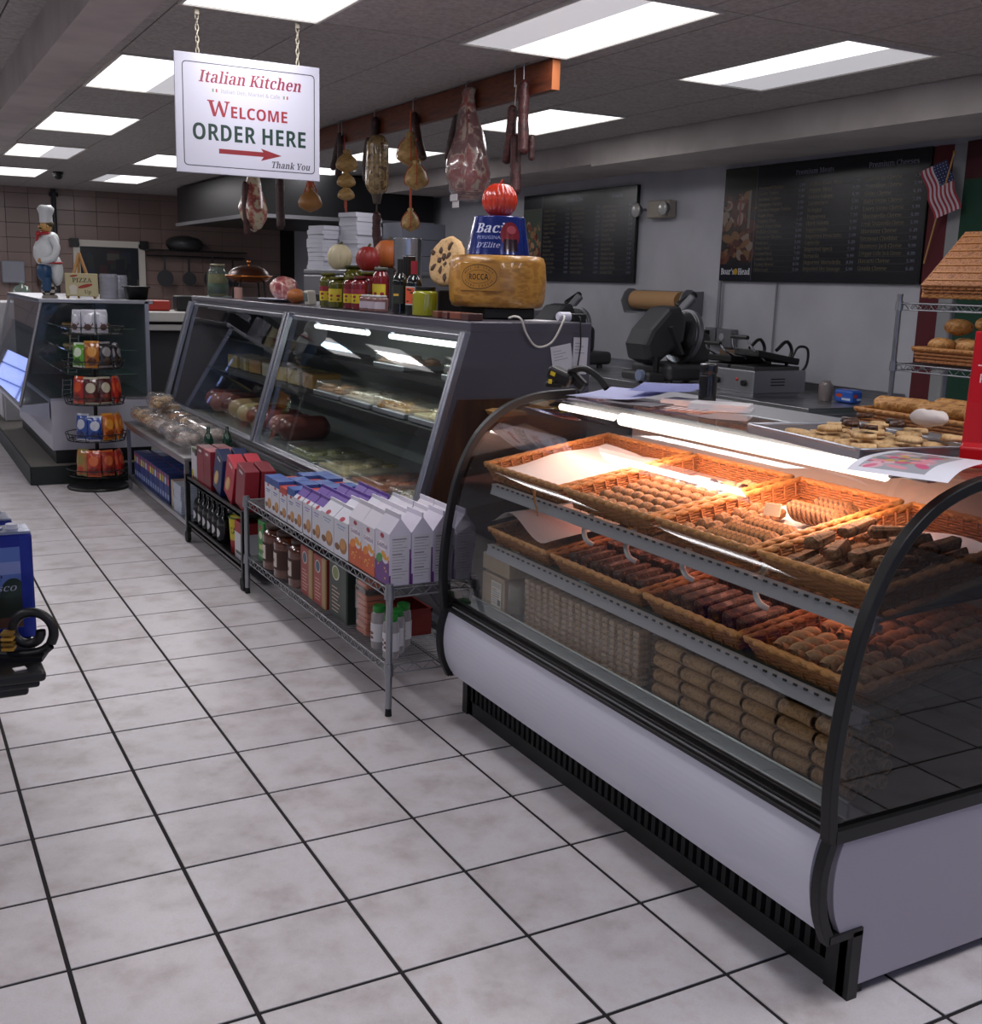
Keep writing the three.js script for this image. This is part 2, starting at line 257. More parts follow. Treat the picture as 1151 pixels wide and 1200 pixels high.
// ================================================================ bakery case with the curved glass
const BZ0 = -1.366, BZ1 = .535, BX1 = 2.4;
const glassCurve = smooth([[1.446, .412], [1.437, .54], [1.444, .655], [1.460, .766], [1.482, .866], [1.516, .954], [1.575, 1.046], [1.665, 1.118], [1.79, 1.160], [1.95, 1.172]], 40);
const bulge = smooth([[1.452, .405], [1.436, .35], [1.432, .29], [1.443, .225], [1.470, .165]], 14);
{
  const t = T('bakery_case', 'white and black bakery display case with curved glass front', 'display case');
  // black plinth with an open grille
  P(t, 'plinth', [box(BX1 - 1.58, .17, BZ1 - BZ0 - .04, (BX1 + 1.58) / 2, .085, (BZ0 + BZ1) / 2 - .01), box(.05, .055, BZ1 - BZ0 - .02, 1.565, .0275, (BZ0 + BZ1) / 2), box(.05, .025, BZ1 - BZ0 - .02, 1.565, .163, (BZ0 + BZ1) / 2), box(.06, .17, .06, 1.56, .085, BZ1 - .04), box(.05, .17, .05, 1.565, .085, BZ0 + .035)], m.black);
  const bar = box(.02, .1, .017); for (let z = BZ0 + .085; z < BZ1 - .08; z += .0335) { const b = P(t, 'vent_bar', bar, m.rubber); b.position.set(1.552, .103, z); }
  // bulging white front
  P(t, 'front_panel', ext([...bulge, ...offset(bulge, -.018).reverse()], BZ1 - BZ0 - .05, 0).translate(0, 0, BZ0 + .004), m.white, 'white bulging front panel');
  P(t, 'body', [box(BX1 - 1.47, .02, BZ1 - BZ0 - .06, (BX1 + 1.47) / 2, .18, (BZ0 + BZ1) / 2), box(.03, .98, BZ1 - BZ0 - .02, BX1 - .015, .66, (BZ0 + BZ1) / 2)], m.darkgrey);
  P(t, 'bumper', [rb(.03, .012, BZ1 - BZ0 - .03, .004, 1.458, .412, (BZ0 + BZ1) / 2 - .01), rb(.02, .012, BZ1 - BZ0 - .03, .004, 1.474, .424, (BZ0 + BZ1) / 2 - .01), rb(.016, .01, BZ1 - BZ0 - .03, .003, 1.489, .434, (BZ0 + BZ1) / 2 - .01)], m.black);
  P(t, 'front_sill', box(.14, .012, BZ1 - BZ0 - .06, 1.53, .415, (BZ0 + BZ1) / 2), M('#b4b5ba', .35, .3)); P(t, 'deck', box(BX1 - 1.66, .012, BZ1 - BZ0 - .06, (BX1 + 1.56) / 2 - .02, .425, (BZ0 + BZ1) / 2), m.blackFrame, 'black bottom deck');
  P(t, 'deck_lip', [box(.01, .03, BZ1 - BZ0 - .1, 1.535, .436, (BZ0 + BZ1) / 2), rod([1.535, .455, BZ0 + .05], [1.535, .455, BZ1 - .05], .004, 8)], M('#9fa3a6', .2, .3));
  // ends
  const endGlass = [...glassCurve, [BX1 - .06, 1.172], [BX1 - .06, .43], [1.46, .43]];
  const notch = [...bulge.map(p => [p[0] + .03, p[1]]), [1.535, .168], [1.545, .172], [1.552, .166], [1.556, .03], [BX1, .03], [BX1, .40]];
  for (const [z, k] of [[BZ1, 1], [BZ0, -1]]) {
    const near = k > 0;
    P(t, 'side_panel', ext(notch, .02, .002).translate(0, 0, near ? z - .022 : z + .002), M('#a8a1ac', .42), near ? 'plain white end panel with shade put into its colour' : undefined);  // white panel, greyed to carry the shade on the case ends
    P(t, 'end_pane', new THREE.ShapeGeometry(new THREE.Shape(endGlass.map(p => new THREE.Vector2(...p)))).translate(0, 0, near ? z - .012 : z + .012), m.glassDimmed, near ? 'clear end pane with the dim interior put into its tint' : undefined);  // darkness behind the clear glass is put into its tint
    const full = [...bulge.slice().reverse(), ...glassCurve];
    P(t, 'end_frame', [ext([...offset(full, .004), ...offset(full, -.015).reverse()], .028, .003).translate(0, 0, near ? z - .026 : z), box(BX1 - 1.45, .03, .034, (BX1 + 1.45) / 2, .415, near ? z - .014 : z + .017), box(.03, .17, .036, 1.545, .085, near ? z - .014 : z + .018), box(.1, .018, .036, 1.51, .168, near ? z - .014 : z + .018)], m.blackFrame, 'black curved end frame');
  }
  P(t, 'front_glass', ribbon(glassCurve.slice(2), BZ0 + .03, BZ1 - .03), m.glass, 'curved glass front');
  // top: glass strip, then a dark worktop with lamp housing below
  P(t, 'top_glass', ribbon([[1.95, 1.172], [2.16, 1.172]], BZ0 + .03, BZ1 - .03), m.glass);
  P(t, 'worktop', rb(BX1 - 2.14, .03, BZ1 - BZ0, .006, (BX1 + 2.14) / 2, 1.158, (BZ0 + BZ1) / 2), m.steelDark);
  P(t, 'back_frame', [box(.03, .03, BZ1 - BZ0 - .06, 2.16, 1.15, (BZ0 + BZ1) / 2)], m.steelDark);
  P(t, 'back_wall', [box(.012, .42, BZ1 - BZ0 - .06, 2.22, .94, (BZ0 + BZ1) / 2)], M('#c9bdb8', .45)); for (const s of [0, 1]) P(t, 'sliding_door', box(.01, .29, (BZ1 - BZ0 - .06) / 2 + .03, 2.215 + s * .012, .582, (BZ0 + BZ1) / 2 + (s - .5) * (BZ1 - BZ0) * .47), m.darkgrey, 'dark rear sliding door');
  // lamp under the top
  const glow = new THREE.MeshStandardMaterial({ color: '#ffffff', emissive: new THREE.Color().setRGB(1, .86, .74), emissiveIntensity: 2.2 });
  const hs = P(t, 'lamp_housing', [box(.012, .03, 1.62, 1.905, 1.148, -.5), box(.05, .03, .012, 1.88, 1.14, .225), box(.03, .03, 1.58, 1.925, 1.135, -.5)], m.steelDark);
  for (const [z0, z1] of [[-1.3, -.97], [-.92, .2]]) {
    P(hs, 'lamp_tube', pose(new THREE.CylinderGeometry(z0 < -1 ? .012 : .021, z0 < -1 ? .012 : .021, z1 - z0, 16), 1.868, 1.132, (z0 + z1) / 2, PI / 2), glow);
    const L = new THREE.RectAreaLight(new THREE.Color().setRGB(1, .49, .33), z0 < -1 ? 14 : 46, .05, z1 - z0); L.position.set(1.868, 1.108, (z0 + z1) / 2); L.lookAt(1.868, 0, (z0 + z1) / 2 + .0001); scene.add(L);
  }
  // two shelves with a perforated price rail
  for (const [y, x0, nm] of [[.865, 1.545, 'upper'], [.652, 1.535, 'lower']]) {
    const s = P(t, 'shelf', [ribbon([[x0 + .01, y + .008], [2.16, y + .008 + (2.15 - x0) * .1614]], BZ0 + .14, BZ1 - .035)], m.glassShelf, `${nm} glass shelf`);
    P(s, 'price_rail', [box(.008, .034, BZ1 - BZ0 - .19, x0, y, (BZ0 + BZ1) / 2 + .06, 0, 0, -.25), box(.022, .005, BZ1 - BZ0 - .19, x0 + .008, y + .017, (BZ0 + BZ1) / 2 + .06), box(.02, .012, BZ1 - BZ0 - .2, x0 + .016, y - .006, (BZ0 + BZ1) / 2 + .06)], M('#a2a0a6', .35, .4), 'grey metal price rail');
    const notchBox = box(.004, .004, .012), np = []; for (let z = BZ0 + .2; z < BZ1 - .06; z += .034) np.push(box(.004, .005, .012, x0 - .004, y + .0175, z)); P(s, 'rail_slots', np, m.black).userData.kind = 'stuff';
    P(s, 'shelf_bracket', [BZ0 + .2, -.4, BZ1 - .06].map(z => ext([[x0 + .03, y + .004], [2.2, y + .1], [2.2, y + .03], [2.1, y + .03]], .008).translate(0, 0, z)), m.darkgrey);
  }
  { const lp = P(t, 'added_shelf_lamp', box(.02, .012, 1.5, 1.80, .886, -.4), new THREE.MeshStandardMaterial({ color: '#ffffff', emissive: new THREE.Color().setRGB(1, .38, .3), emissiveIntensity: 1.2 })); const L = new THREE.RectAreaLight(new THREE.Color().setRGB(1, .36, .27), 7, .02, 1.5); L.position.set(1.80, .876, -.4); L.lookAt(1.80, 0, -.3999); scene.add(L); }  // unseen lamp, added to give the lower shelf its reddish light
  for (const [z, y] of [[-.78, .79], [-.55, .79], [-.28, .80], [.02, .80]]) { const h = P(t, 'hook', tube([[1.70, y + .085, z - .02], [1.69, y + .055, z - .025], [1.665, y + .03, z - .02], [1.645, y + .0, z], [1.645, y - .02, z + .02], [1.66, y - .03, z + .03]], .0085, 18, 8), M('#e6f0f0', .25, 0, { clearcoat: .5 }), 'white curved plastic hook'); }
  P(t, 'cable', tube([[1.66, .645, -1.05], [1.70, .655, -.95], [1.72, .625, -.85], [1.75, .66, -.7], [1.72, .63, -.55], [1.76, .665, -.4], [1.74, .645, -.25], [1.8, .67, -.1]], .003, 60, 6), m.cord);
}

// ================================================================ wicker baskets and what lies in them
const TILT = .16;
function basketGeo(w, d, h, lay) {                      // w along z, d along x; open top, woven sides
  const weave = [], st = [];
  const path = (gx, gz, y, ph) => { const pts = []; const per = [[-gx, -gz], [gx, -gz], [gx, gz], [-gx, gz]]; for (let e = 0; e < 4; e++) { const a = per[e], b = per[(e + 1) % 4], L = Math.hypot(b[0] - a[0], b[1] - a[1]), n = Math.max(6, Math.round(L / .022)); for (let i = 0; i < n; i++) { const f = i / n, nx = (b[1] - a[1]) / L, nzv = -(b[0] - a[0]) / L, o = .0028 * ((i + ph) % 2 ? 1 : -1); pts.push([a[0] + (b[0] - a[0]) * f + nx * o, y, a[1] + (b[1] - a[1]) * f + nzv * o]); } } return pts; };
  const rows = lay || 8;
  for (let k = 0; k < rows; k++) { const y = .006 + (h - .012) * k / (rows - 1), fl = .018 * k / rows, pts = path(d / 2 - .022 + fl, w / 2 - .022 + fl, y, k); weave.push(tube(pts, h / rows * .53, pts.length * 2, 5, true)); }
  const per = path(d / 2 - .013, w / 2 - .013, 0, 0); for (let i = 0; i < per.length; i += 2) st.push(rod([per[i][0] * .97, 0, per[i][2] * .97], [per[i][0], h, per[i][2]], .003, 5));
  const rimA = path(d / 2 - .004, w / 2 - .004, h, 0), rimB = path(d / 2 - .004, w / 2 - .004, h + .004, 1);
  return { weave: uvBox(join([...weave, ...st])), rim: uvBox(join([tube(rimA, .0085, rimA.length * 2, 6, true), tube(rimB, .007, rimB.length * 2, 6, true)])), base: uvBox(box(d - .04, .006, w - .04, 0, .003, 0)) };
}
const basketSpots = [];
function basket(x, y, z, w, d, h, label, group, tilt = TILT) {
  const t = T('wicker_basket', label, 'basket', [x, y, z], 0, group); t.rotation.z = tilt;
  const g = basketGeo(w, d, h); P(t, 'base', g.base, m.wicker); P(t, 'woven_side', g.weave, m.wicker); P(t, 'rim', g.rim, m.wickerRim);
  const s = { at: (u, v, hh = 0) => V(u, hh, v).applyEuler(new THREE.Euler(0, 0, tilt)).add(V(x, y, z)), w, d, h, tilt, t }; return s;
}
const laid = (o, b, u, v, hh, ry = 0, rx = 0, rz = 0) => { o.position.copy(b.at(u, v, hh)); o.quaternion.setFromEuler(new THREE.Euler(0, 0, b.tilt)).multiply(new THREE.Quaternion().setFromEuler(new THREE.Euler(rx, ry, rz, 'YXZ'))); return o; };
const shelfY = (x, y0, x0) => y0 + .01 + (x - x0) * .1035;
const upB = [], loB = [];
{
  const U = [[-1.31, -.80, 'lined with plain white paper and empty'], [-.785, -.325, 'holding rows of round brown cookies'], [-.31, .085, 'holding ridged cookies and butter cookies'], [.10, .495, 'holding chunky biscotti']];
  for (const [a, b, s] of U) upB.push(basket(1.83, .9215, (a + b) / 2, b - a - .014, .53, .058, `shallow wicker basket on the upper glass shelf ${s}`));
  const L = [[-1.25, -.845, 'with a wavy paper sheet, no pastry'], [-.83, -.345, 'full of dark glazed pastries'], [-.335, .075, 'with dark chocolate biscotti'], [.085, .49, 'with pale twisted pastries']];
  for (const [a, b, s] of L) loB.push(basket(1.82, .7085, (a + b) / 2, b - a - .014, .53, .05, `shallow wicker basket on the lower glass shelf ${s}`));
}
function sheet(w, d, f, n = 14) {                        // paper: w along z, d along x, height f(u,v)
  const g = new THREE.PlaneGeometry(d, w, n, n); g.rotateX(-PI / 2); const p = g.attributes.position; for (let i = 0; i < p.count; i++) p.setY(i, f(p.getX(i) / d, p.getZ(i) / w)); g.computeVertexNormals(); return g;
}
{ // paper liners
  const mk = (b, label, w, d, f, u = 0, v = 0) => laid(S('paper_liner', label, 'paper', sheet(w, d, f), m.paper), b, u, v, .0075);
  mk(upB[0], 'creased white paper lining the empty upper basket', .45, .47, (u, v) => .012 + .018 * Math.abs(v) * 2 + .006 * Math.sin(u * 9 + v * 4) * v * 2);
  mk(upB[1], 'white paper under the round brown cookies', .36, .44, (u, v) => .001);
  mk(upB[2], 'white paper under the ridged cookies', .30, .44, (u, v) => .001);
  mk(upB[3], 'white paper behind the chunky biscotti', .31, .44, (u, v) => .001 + .02 * Math.max(0, u - .1) * (1 + Math.sin(v * 6 + u * 3)));
  mk(loB[0], 'big wavy sheet of white paper overhanging its basket', .40, .50, (u, v) => .064 + .03 * (1 + Math.cos(v * 7 + .8)) * (.6 - u));
}
const cookieTex = noiseTex(256, ['#5a3a22', '#8a5f38', '#b0824f', '#7a5230'], 18, { oct: 4, contrast: 1.3, speck: .2, repeat: 8 });
const mm = {
  truffle: M('#ffffff', .7, 0, { map: noiseTex(128, ['#4f3420', '#75502f', '#9a7040', '#5f3f26'], 14, { oct: 4, contrast: 1.2, speck: .15, repeat: 14 }) }),
  choc: M('#ffffff', .45, 0, { map: noiseTex(128, ['#2a160c', '#4a2a18', '#3a1f12', '#6a4024'], 14, { oct: 4, contrast: 1.3, repeat: 10 }) }),
  cookie: M('#ffffff', .75, 0, { map: cookieTex }),
  biscotti: M('#ffffff', .8, 0, { map: noiseTex(256, ['#3c2718', '#6b4a30', '#8a6542', '#573a24', '#94714c'], 16, { oct: 5, contrast: 1.5, speck: .2, repeat: 7 }) }),
  pale: M('#ffffff', .75, 0, { map: noiseTex(128, ['#b98d5c', '#d2ab78', '#dbbb8c', '#c59a66'], 12, { oct: 4, repeat: 8 }) }),
  cannoli: M('#ffffff', .6, 0, { map: noiseTex(256, ['#7d5c3c', '#a07a52', '#b08a62', '#8f6a45'], 14, { oct: 4, contrast: 1.2, speck: .1, repeat: 8 }) }),
  glaze: M('#ffffff', .55, 0, { map: noiseTex(256, ['#1d0f0a', '#4b2a18', '#74482a', '#2a1812', '#8c6040'], 12, { oct: 5, contrast: 1.6, repeat: 6 }), clearcoat: .1 }),
  bread: M('#ffffff', .6, 0, { map: noiseTex(256, ['#8a5a28', '#b98142', '#cf9e62', '#a06c33'], 7, { oct: 4, contrast: 1.2, repeat: 5 }) }),
};
{
  // round truffle cookies: seven rows in basket two
  const dome = warp(new THREE.SphereGeometry(.0243, 16, 10).scale(1, .74, 1), .0018, 80);
  const first = S('round_cookie', 'small round brown cookie in the rows of the paper-lined basket', 'cookie', dome, mm.truffle, [0, 0, 0], 0, 'round cookies in the upper basket');
  let k = 0; for (let i = 0; i < 6; i++) for (let j = 0; j < 7; j++) { const u = -.205 + i * .0505 + rr(-.0008, .0008), v = -.163 + j * .0515 + (i % 2) * .012 + rr(-.0008, .0008); laid(k++ ? copy(first, [0, 0, 0]) : first, upB[1], u, v, .0285, rr(0, 6)); }
  // some chocolate dotted cookies at the back
  const disc = warp(cyl(.026, .028, .012, 0, 0, 0, 16), .0016, 70);
  const dk = S('chocolate_cookie', 'small dark chocolate cookie behind the round brown cookies', 'cookie', warp(new THREE.SphereGeometry(.018, 12, 8).scale(1, .7, 1), .002, 80, 3), mm.choc, [0, 0, 0], 0, 'dark cookies in the upper basket');
  [[.09, -.12], [.105, -.09], [.12, -.02], [.15, .13], [.18, .15], [.11, .03], [.14, .10], [.06, -.16]].forEach(([u, v], i) => laid(i ? copy(dk, [0, 0, 0]) : dk, upB[1], u + .035, v, .0235, rr(0, 6)));
  const gold = S('golden_cookie', 'thin golden cookie lying at the back of the round cookie basket', 'cookie', disc, mm.pale, [0, 0, 0], 0, 'golden cookies in the upper basket');
  [[.17, .03], [.2, .07], [.19, .11], [.13, .16]].forEach(([u, v], i) => laid(i ? copy(gold, [0, 0, 0]) : gold, upB[1], u, v, .022, rr(0, 6), rr(-.3, .3)));
  // basket three: ridged brown cookies, standing butter cookies, a fan of florentines
  const oval1 = warp(new THREE.SphereGeometry(.021, 14, 9).scale(1.35, .75, .9), .0022, 75, 5);
  const rc = S('ridged_cookie', 'oval ridged brown cookie at the front of its basket', 'cookie', oval1, mm.truffle, [0, 0, 0], 0, 'ridged cookies in the upper basket');
  k = 0; for (let i = 0; i < 5; i++) for (let j = 0; j < 3; j++) laid(k++ ? copy(rc, [0, 0, 0]) : rc, upB[2], -.2 + i * .062, -.14 + j * .044, .029, rr(-.15, .15));
  const lean = warp(cyl(.029, .029, .011, 0, 0, 0, 18), .0012, 80, 2);
  const lc = S('butter_cookie', 'round golden brown cookie leaning in an overlapping row', 'cookie', lean, mm.cookie, [0, 0, 0], 0, 'leaning cookies in the upper basket');
  k = 0; for (let r = 0; r < 3; r++) for (let j = 0; j < 9; j++) laid(k++ ? copy(lc, [0, 0, 0]) : lc, upB[2], -.205 + r * .062, -.008 + j * .0182, .037, 0, .95 + rr(-.04, .04));
  const fl = S('florentine', 'thin dark lace cookie standing in the fan by the paper liner', 'cookie', warp(cyl(.032, .032, .009, 0, 0, 0, 18), .0022, 70, 8), mm.biscotti, [0, 0, 0], 0, 'lace cookies in the upper basket');
  for (let j = 0; j < 9; j++) laid(j ? copy(fl, [0, 0, 0]) : fl, upB[2], .07, .0 + j * .018, .044, 0, .9 + rr(-.03, .03));
  for (let j = 0; j < 6; j++) laid(copy(fl, [0, 0, 0]), upB[2], .142, .03 + j * .018, .044, 0, .85 + rr(-.03, .03));
  [[.205, .06], [.205, .12]].forEach(([u, v]) => laid(copy(gold, [0, 0, 0], 0, 'thin golden cookie resting on the fan of lace cookies', 'golden cookies on the lace cookies'), upB[2], u, v, .022, rr(0, 6), .0));
  const card = S('price_card', 'small blank cream card stuck among the ridged cookies', 'card', rb(.004, .035, .05, .001, 0, 0, 0), M('#d8c8ac', .7)); laid(card, upB[2], .0, -.02, .06, .3, 0, -.5);
  // basket four: rough biscotti
  const bg = [0, 1, 2].map(s => warp(warp(new RoundedBoxGeometry(.1, .028, .036, 5, .01), .007, 24, s * 11), .0036, 85, s * 5));
  const bs = S('biscotti', 'rough chunky nut biscotti piled in the basket beside the end pane', 'biscotti', bg[0], mm.biscotti, [0, 0, 0], 0, 'biscotti in the upper basket');
  k = 0; for (let r = 0; r < 3; r++) for (let j = 0; j < 7; j++) { const o = k++ ? copy(bs, [0, 0, 0]) : bs; o.geometry = bg[k % 3]; laid(o, upB[3], -.18 + r * .123, -.14 + j * .0465, .032, rr(-.16, .16), rr(-.08, .08), rr(-.05, .05)); }
  for (let j = 0; j < 8; j++) { const o = copy(bs, [0, 0, 0]); o.geometry = bg[j % 3]; laid(o, upB[3], -.14 + (j % 2) * .15 + rr(-.02, .02), -.12 + Math.floor(j / 2) * .078, .074, rr(-.7, .7), rr(-.05, .05), rr(-.05, .05)); }
  // lower shelf: glazed slices, chocolate biscotti, twisted pastries
  const gs = [0, 1].map(s => warp(warp(new RoundedBoxGeometry(.118, .044, .046, 5, .014), .007, 26, 20 + s * 7), .0035, 80, s));
  const gp = S('glazed_pastry', 'dark glazed fruit pastry slice on the lower shelf', 'pastry', gs[0], mm.glaze, [0, 0, 0], 0, 'glazed pastries on the lower shelf');
  k = 0; for (let r = 0; r < 3; r++) for (let j = 0; j < 7; j++) { const o = k++ ? copy(gp, [0, 0, 0]) : gp; o.geometry = gs[k % 2]; laid(o, loB[1], -.16 + r * .14, -.18 + j * .0605, .04, rr(-.05, .05), rr(-.08, .08)); }
  const cb = S('chocolate_biscotti', 'long dark chocolate dipped biscotti on the lower shelf', 'biscotti', warp(warp(new RoundedBoxGeometry(.145, .046, .046, 5, .012), .006, 26, 51), .003, 80), mm.glaze, [0, 0, 0], 0, 'chocolate biscotti on the lower shelf');
  k = 0; for (let r = 0; r < 2; r++) for (let j = 0; j < 6; j++) laid(k++ ? copy(cb, [0, 0, 0]) : cb, loB[2], -.14 + r * .18, -.14 + j * .0575, .04, rr(-.04, .04), rr(-.1, .1));
  const tw = (() => { const a = [], b = []; for (let i = 0; i <= 16; i++) { const f = i / 16, q = f * 9, r = .011 * Math.sin(PI * Math.min(1, f * 1.0 + .02)) ** .3; a.push([(f - .5) * .125, r * Math.cos(q), r * Math.sin(q)]); b.push([(f - .5) * .125, -r * Math.cos(q), -r * Math.sin(q)]); } return uvBox(join([tube(a, .0135, 30, 8), tube(b, .0135, 30, 8)])); })();
  const tp = S('twisted_pastry', 'pale twisted pastry stick on the lower shelf', 'pastry', tw, mm.pale, [0, 0, 0], 0, 'twisted pastries on the lower shelf');
  k = 0; for (let r = 0; r < 3; r++) for (let j = 0; j < 6; j++) laid(k++ ? copy(tp, [0, 0, 0]) : tp, loB[3], -.15 + r * .155, -.13 + j * .0515, .034, rr(-.03, .03), rr(0, 3));
  // frayed ribbons of rattan hanging off the shelf edges
  const fray = (p) => S('rattan_tail', p[3], 'rattan', [0, 1, 2].map(i => tube([[0, 0, 0], [-.012, -.01, .004 * i], [-.014, -.04 - i * .012, .008 * i + .004], [-.008, -.065 - i * .012, .022]], .0022, 12, 4)), m.wickerRim, p.slice(0, 3));
  fray([1.538, .925, -.9, 'frayed rattan strand hanging from the empty upper basket']); fray([1.53, .70, .455, 'frayed rattan strand hanging from the twisted pastry basket']);
}
{ // bottom deck: cannoli shells stacked in tiers, wrapped cookie stacks, labelled boxes
  const shell = uvBox(warp(new THREE.LatheGeometry([[.012, -.055], [.016, -.056], [.0183, -.053], [.019, 0], [.0183, .053], [.016, .056], [.012, .055], [.012, -.055]].map(p => new THREE.Vector2(...p)), 14).rotateX(PI / 2), .0012, 45));
  const c0 = S('cannoli_shell', 'brown cannoli shell in the stacked tiers at the bottom of the case', 'pastry', shell, mm.cannoli, [0, 0, 0], 0, 'cannoli shells at the bottom of the case');
  let k = 0;
  for (let col = 0; col < 6; col++) for (let row = 0; row < 2; row++) for (let tier = 0; tier < 5; tier++) {
    const top = tier === 4, n = row ? 1 : 2;
    for (let q = 0; q < n; q++) { if (top && q === 1) continue; const o = k++ ? copy(c0, [0, 0, 0]) : c0; o.position.set(1.588 + row * .105 + q * .0435 + (top ? .02 : 0), .4525 + tier * .0415, -.235 + col * .124 + rr(-.004, .004)); o.rotation.set(0, rr(-.05, .05), rr(0, 6)); }
  }
  const lab = paint(128, 160, (g, w, h) => { fill(g, '#d9d6cf', 0, 0, w, h); fill(g, '#b9b4ac', 8, 8, w - 16, 30); for (let i = 0; i < 7; i++) fill(g, i % 3 ? '#8d8a88' : '#a5553f', 12, 50 + i * 14, 60 + (i * 37 % 40), 5); fill(g, '#555', 84, 110, 34, 36); });
  const labM = M('#ffffff', .6, 0, { map: lab });
  const biscuit = []; for (let i = 0; i < 9; i++) biscuit.push(warp(new RoundedBoxGeometry(.044, .0165, .03, 2, .006), .0012, 60, i * 3).translate(rr(-.002, .002), .009 + i * .0185, rr(-.002, .002)));
  const pk = T('cookie_pack', 'film-wrapped stack of brown cookies on the bottom deck', 'cookie pack', [0, 0, 0], 0, 'wrapped cookie stacks on the bottom deck');
  P(pk, 'cookies', biscuit, mm.cannoli); P(pk, 'wrap', new RoundedBoxGeometry(.05, .172, .036, 2, .006).translate(0, .087, 0), m.film);
  k = 0; for (let r = 0; r < 2; r++) for (let i = 0; i < 17; i++) { const o = k++ ? copy(pk, [0, 0, 0]) : pk; o.position.set(1.585 + r * .058 + rr(-.002, .002), .432, -.985 + i * .0385); o.rotation.y = rr(-.06, .06); }
  const tan = M('#a98f70', .6), tanA = (name, x, y, z, w, h, d, label) => { const t = T('bakery_box', label, 'box', [x, y, z]); P(t, 'box', rb(w, h, d, .006, 0, h / 2, 0), tan); P(t, 'wrap', rb(w + .004, h + .004, d + .004, .006, 0, h / 2, 0), m.film); return t; };
  const b1 = tanA('a', 1.618, .434, -1.20, .13, .125, .16, 'tan bakery box with a label, film-wrapped, under another box'); P(b1, 'box_label', pose(new THREE.PlaneGeometry(.07, .09), -.0685, .065, .03, 0, -PI / 2), labM);
  const b2 = tanA('b', 1.625, .568, -1.19, .14, .06, .19, 'flat tan bakery box lying on the labelled box'); P(b2, 'box_label', pose(new THREE.PlaneGeometry(.07, .09), 0, .0635, .02, -PI / 2, 0, PI / 2), labM);
  const cl = S('clear_tub', 'clear plastic cookie tub between the boxes and wrapped stacks', 'tub', rb(.11, .13, .08, .008, 0, .065, 0), m.film, [1.61, .433, -1.06]);
}

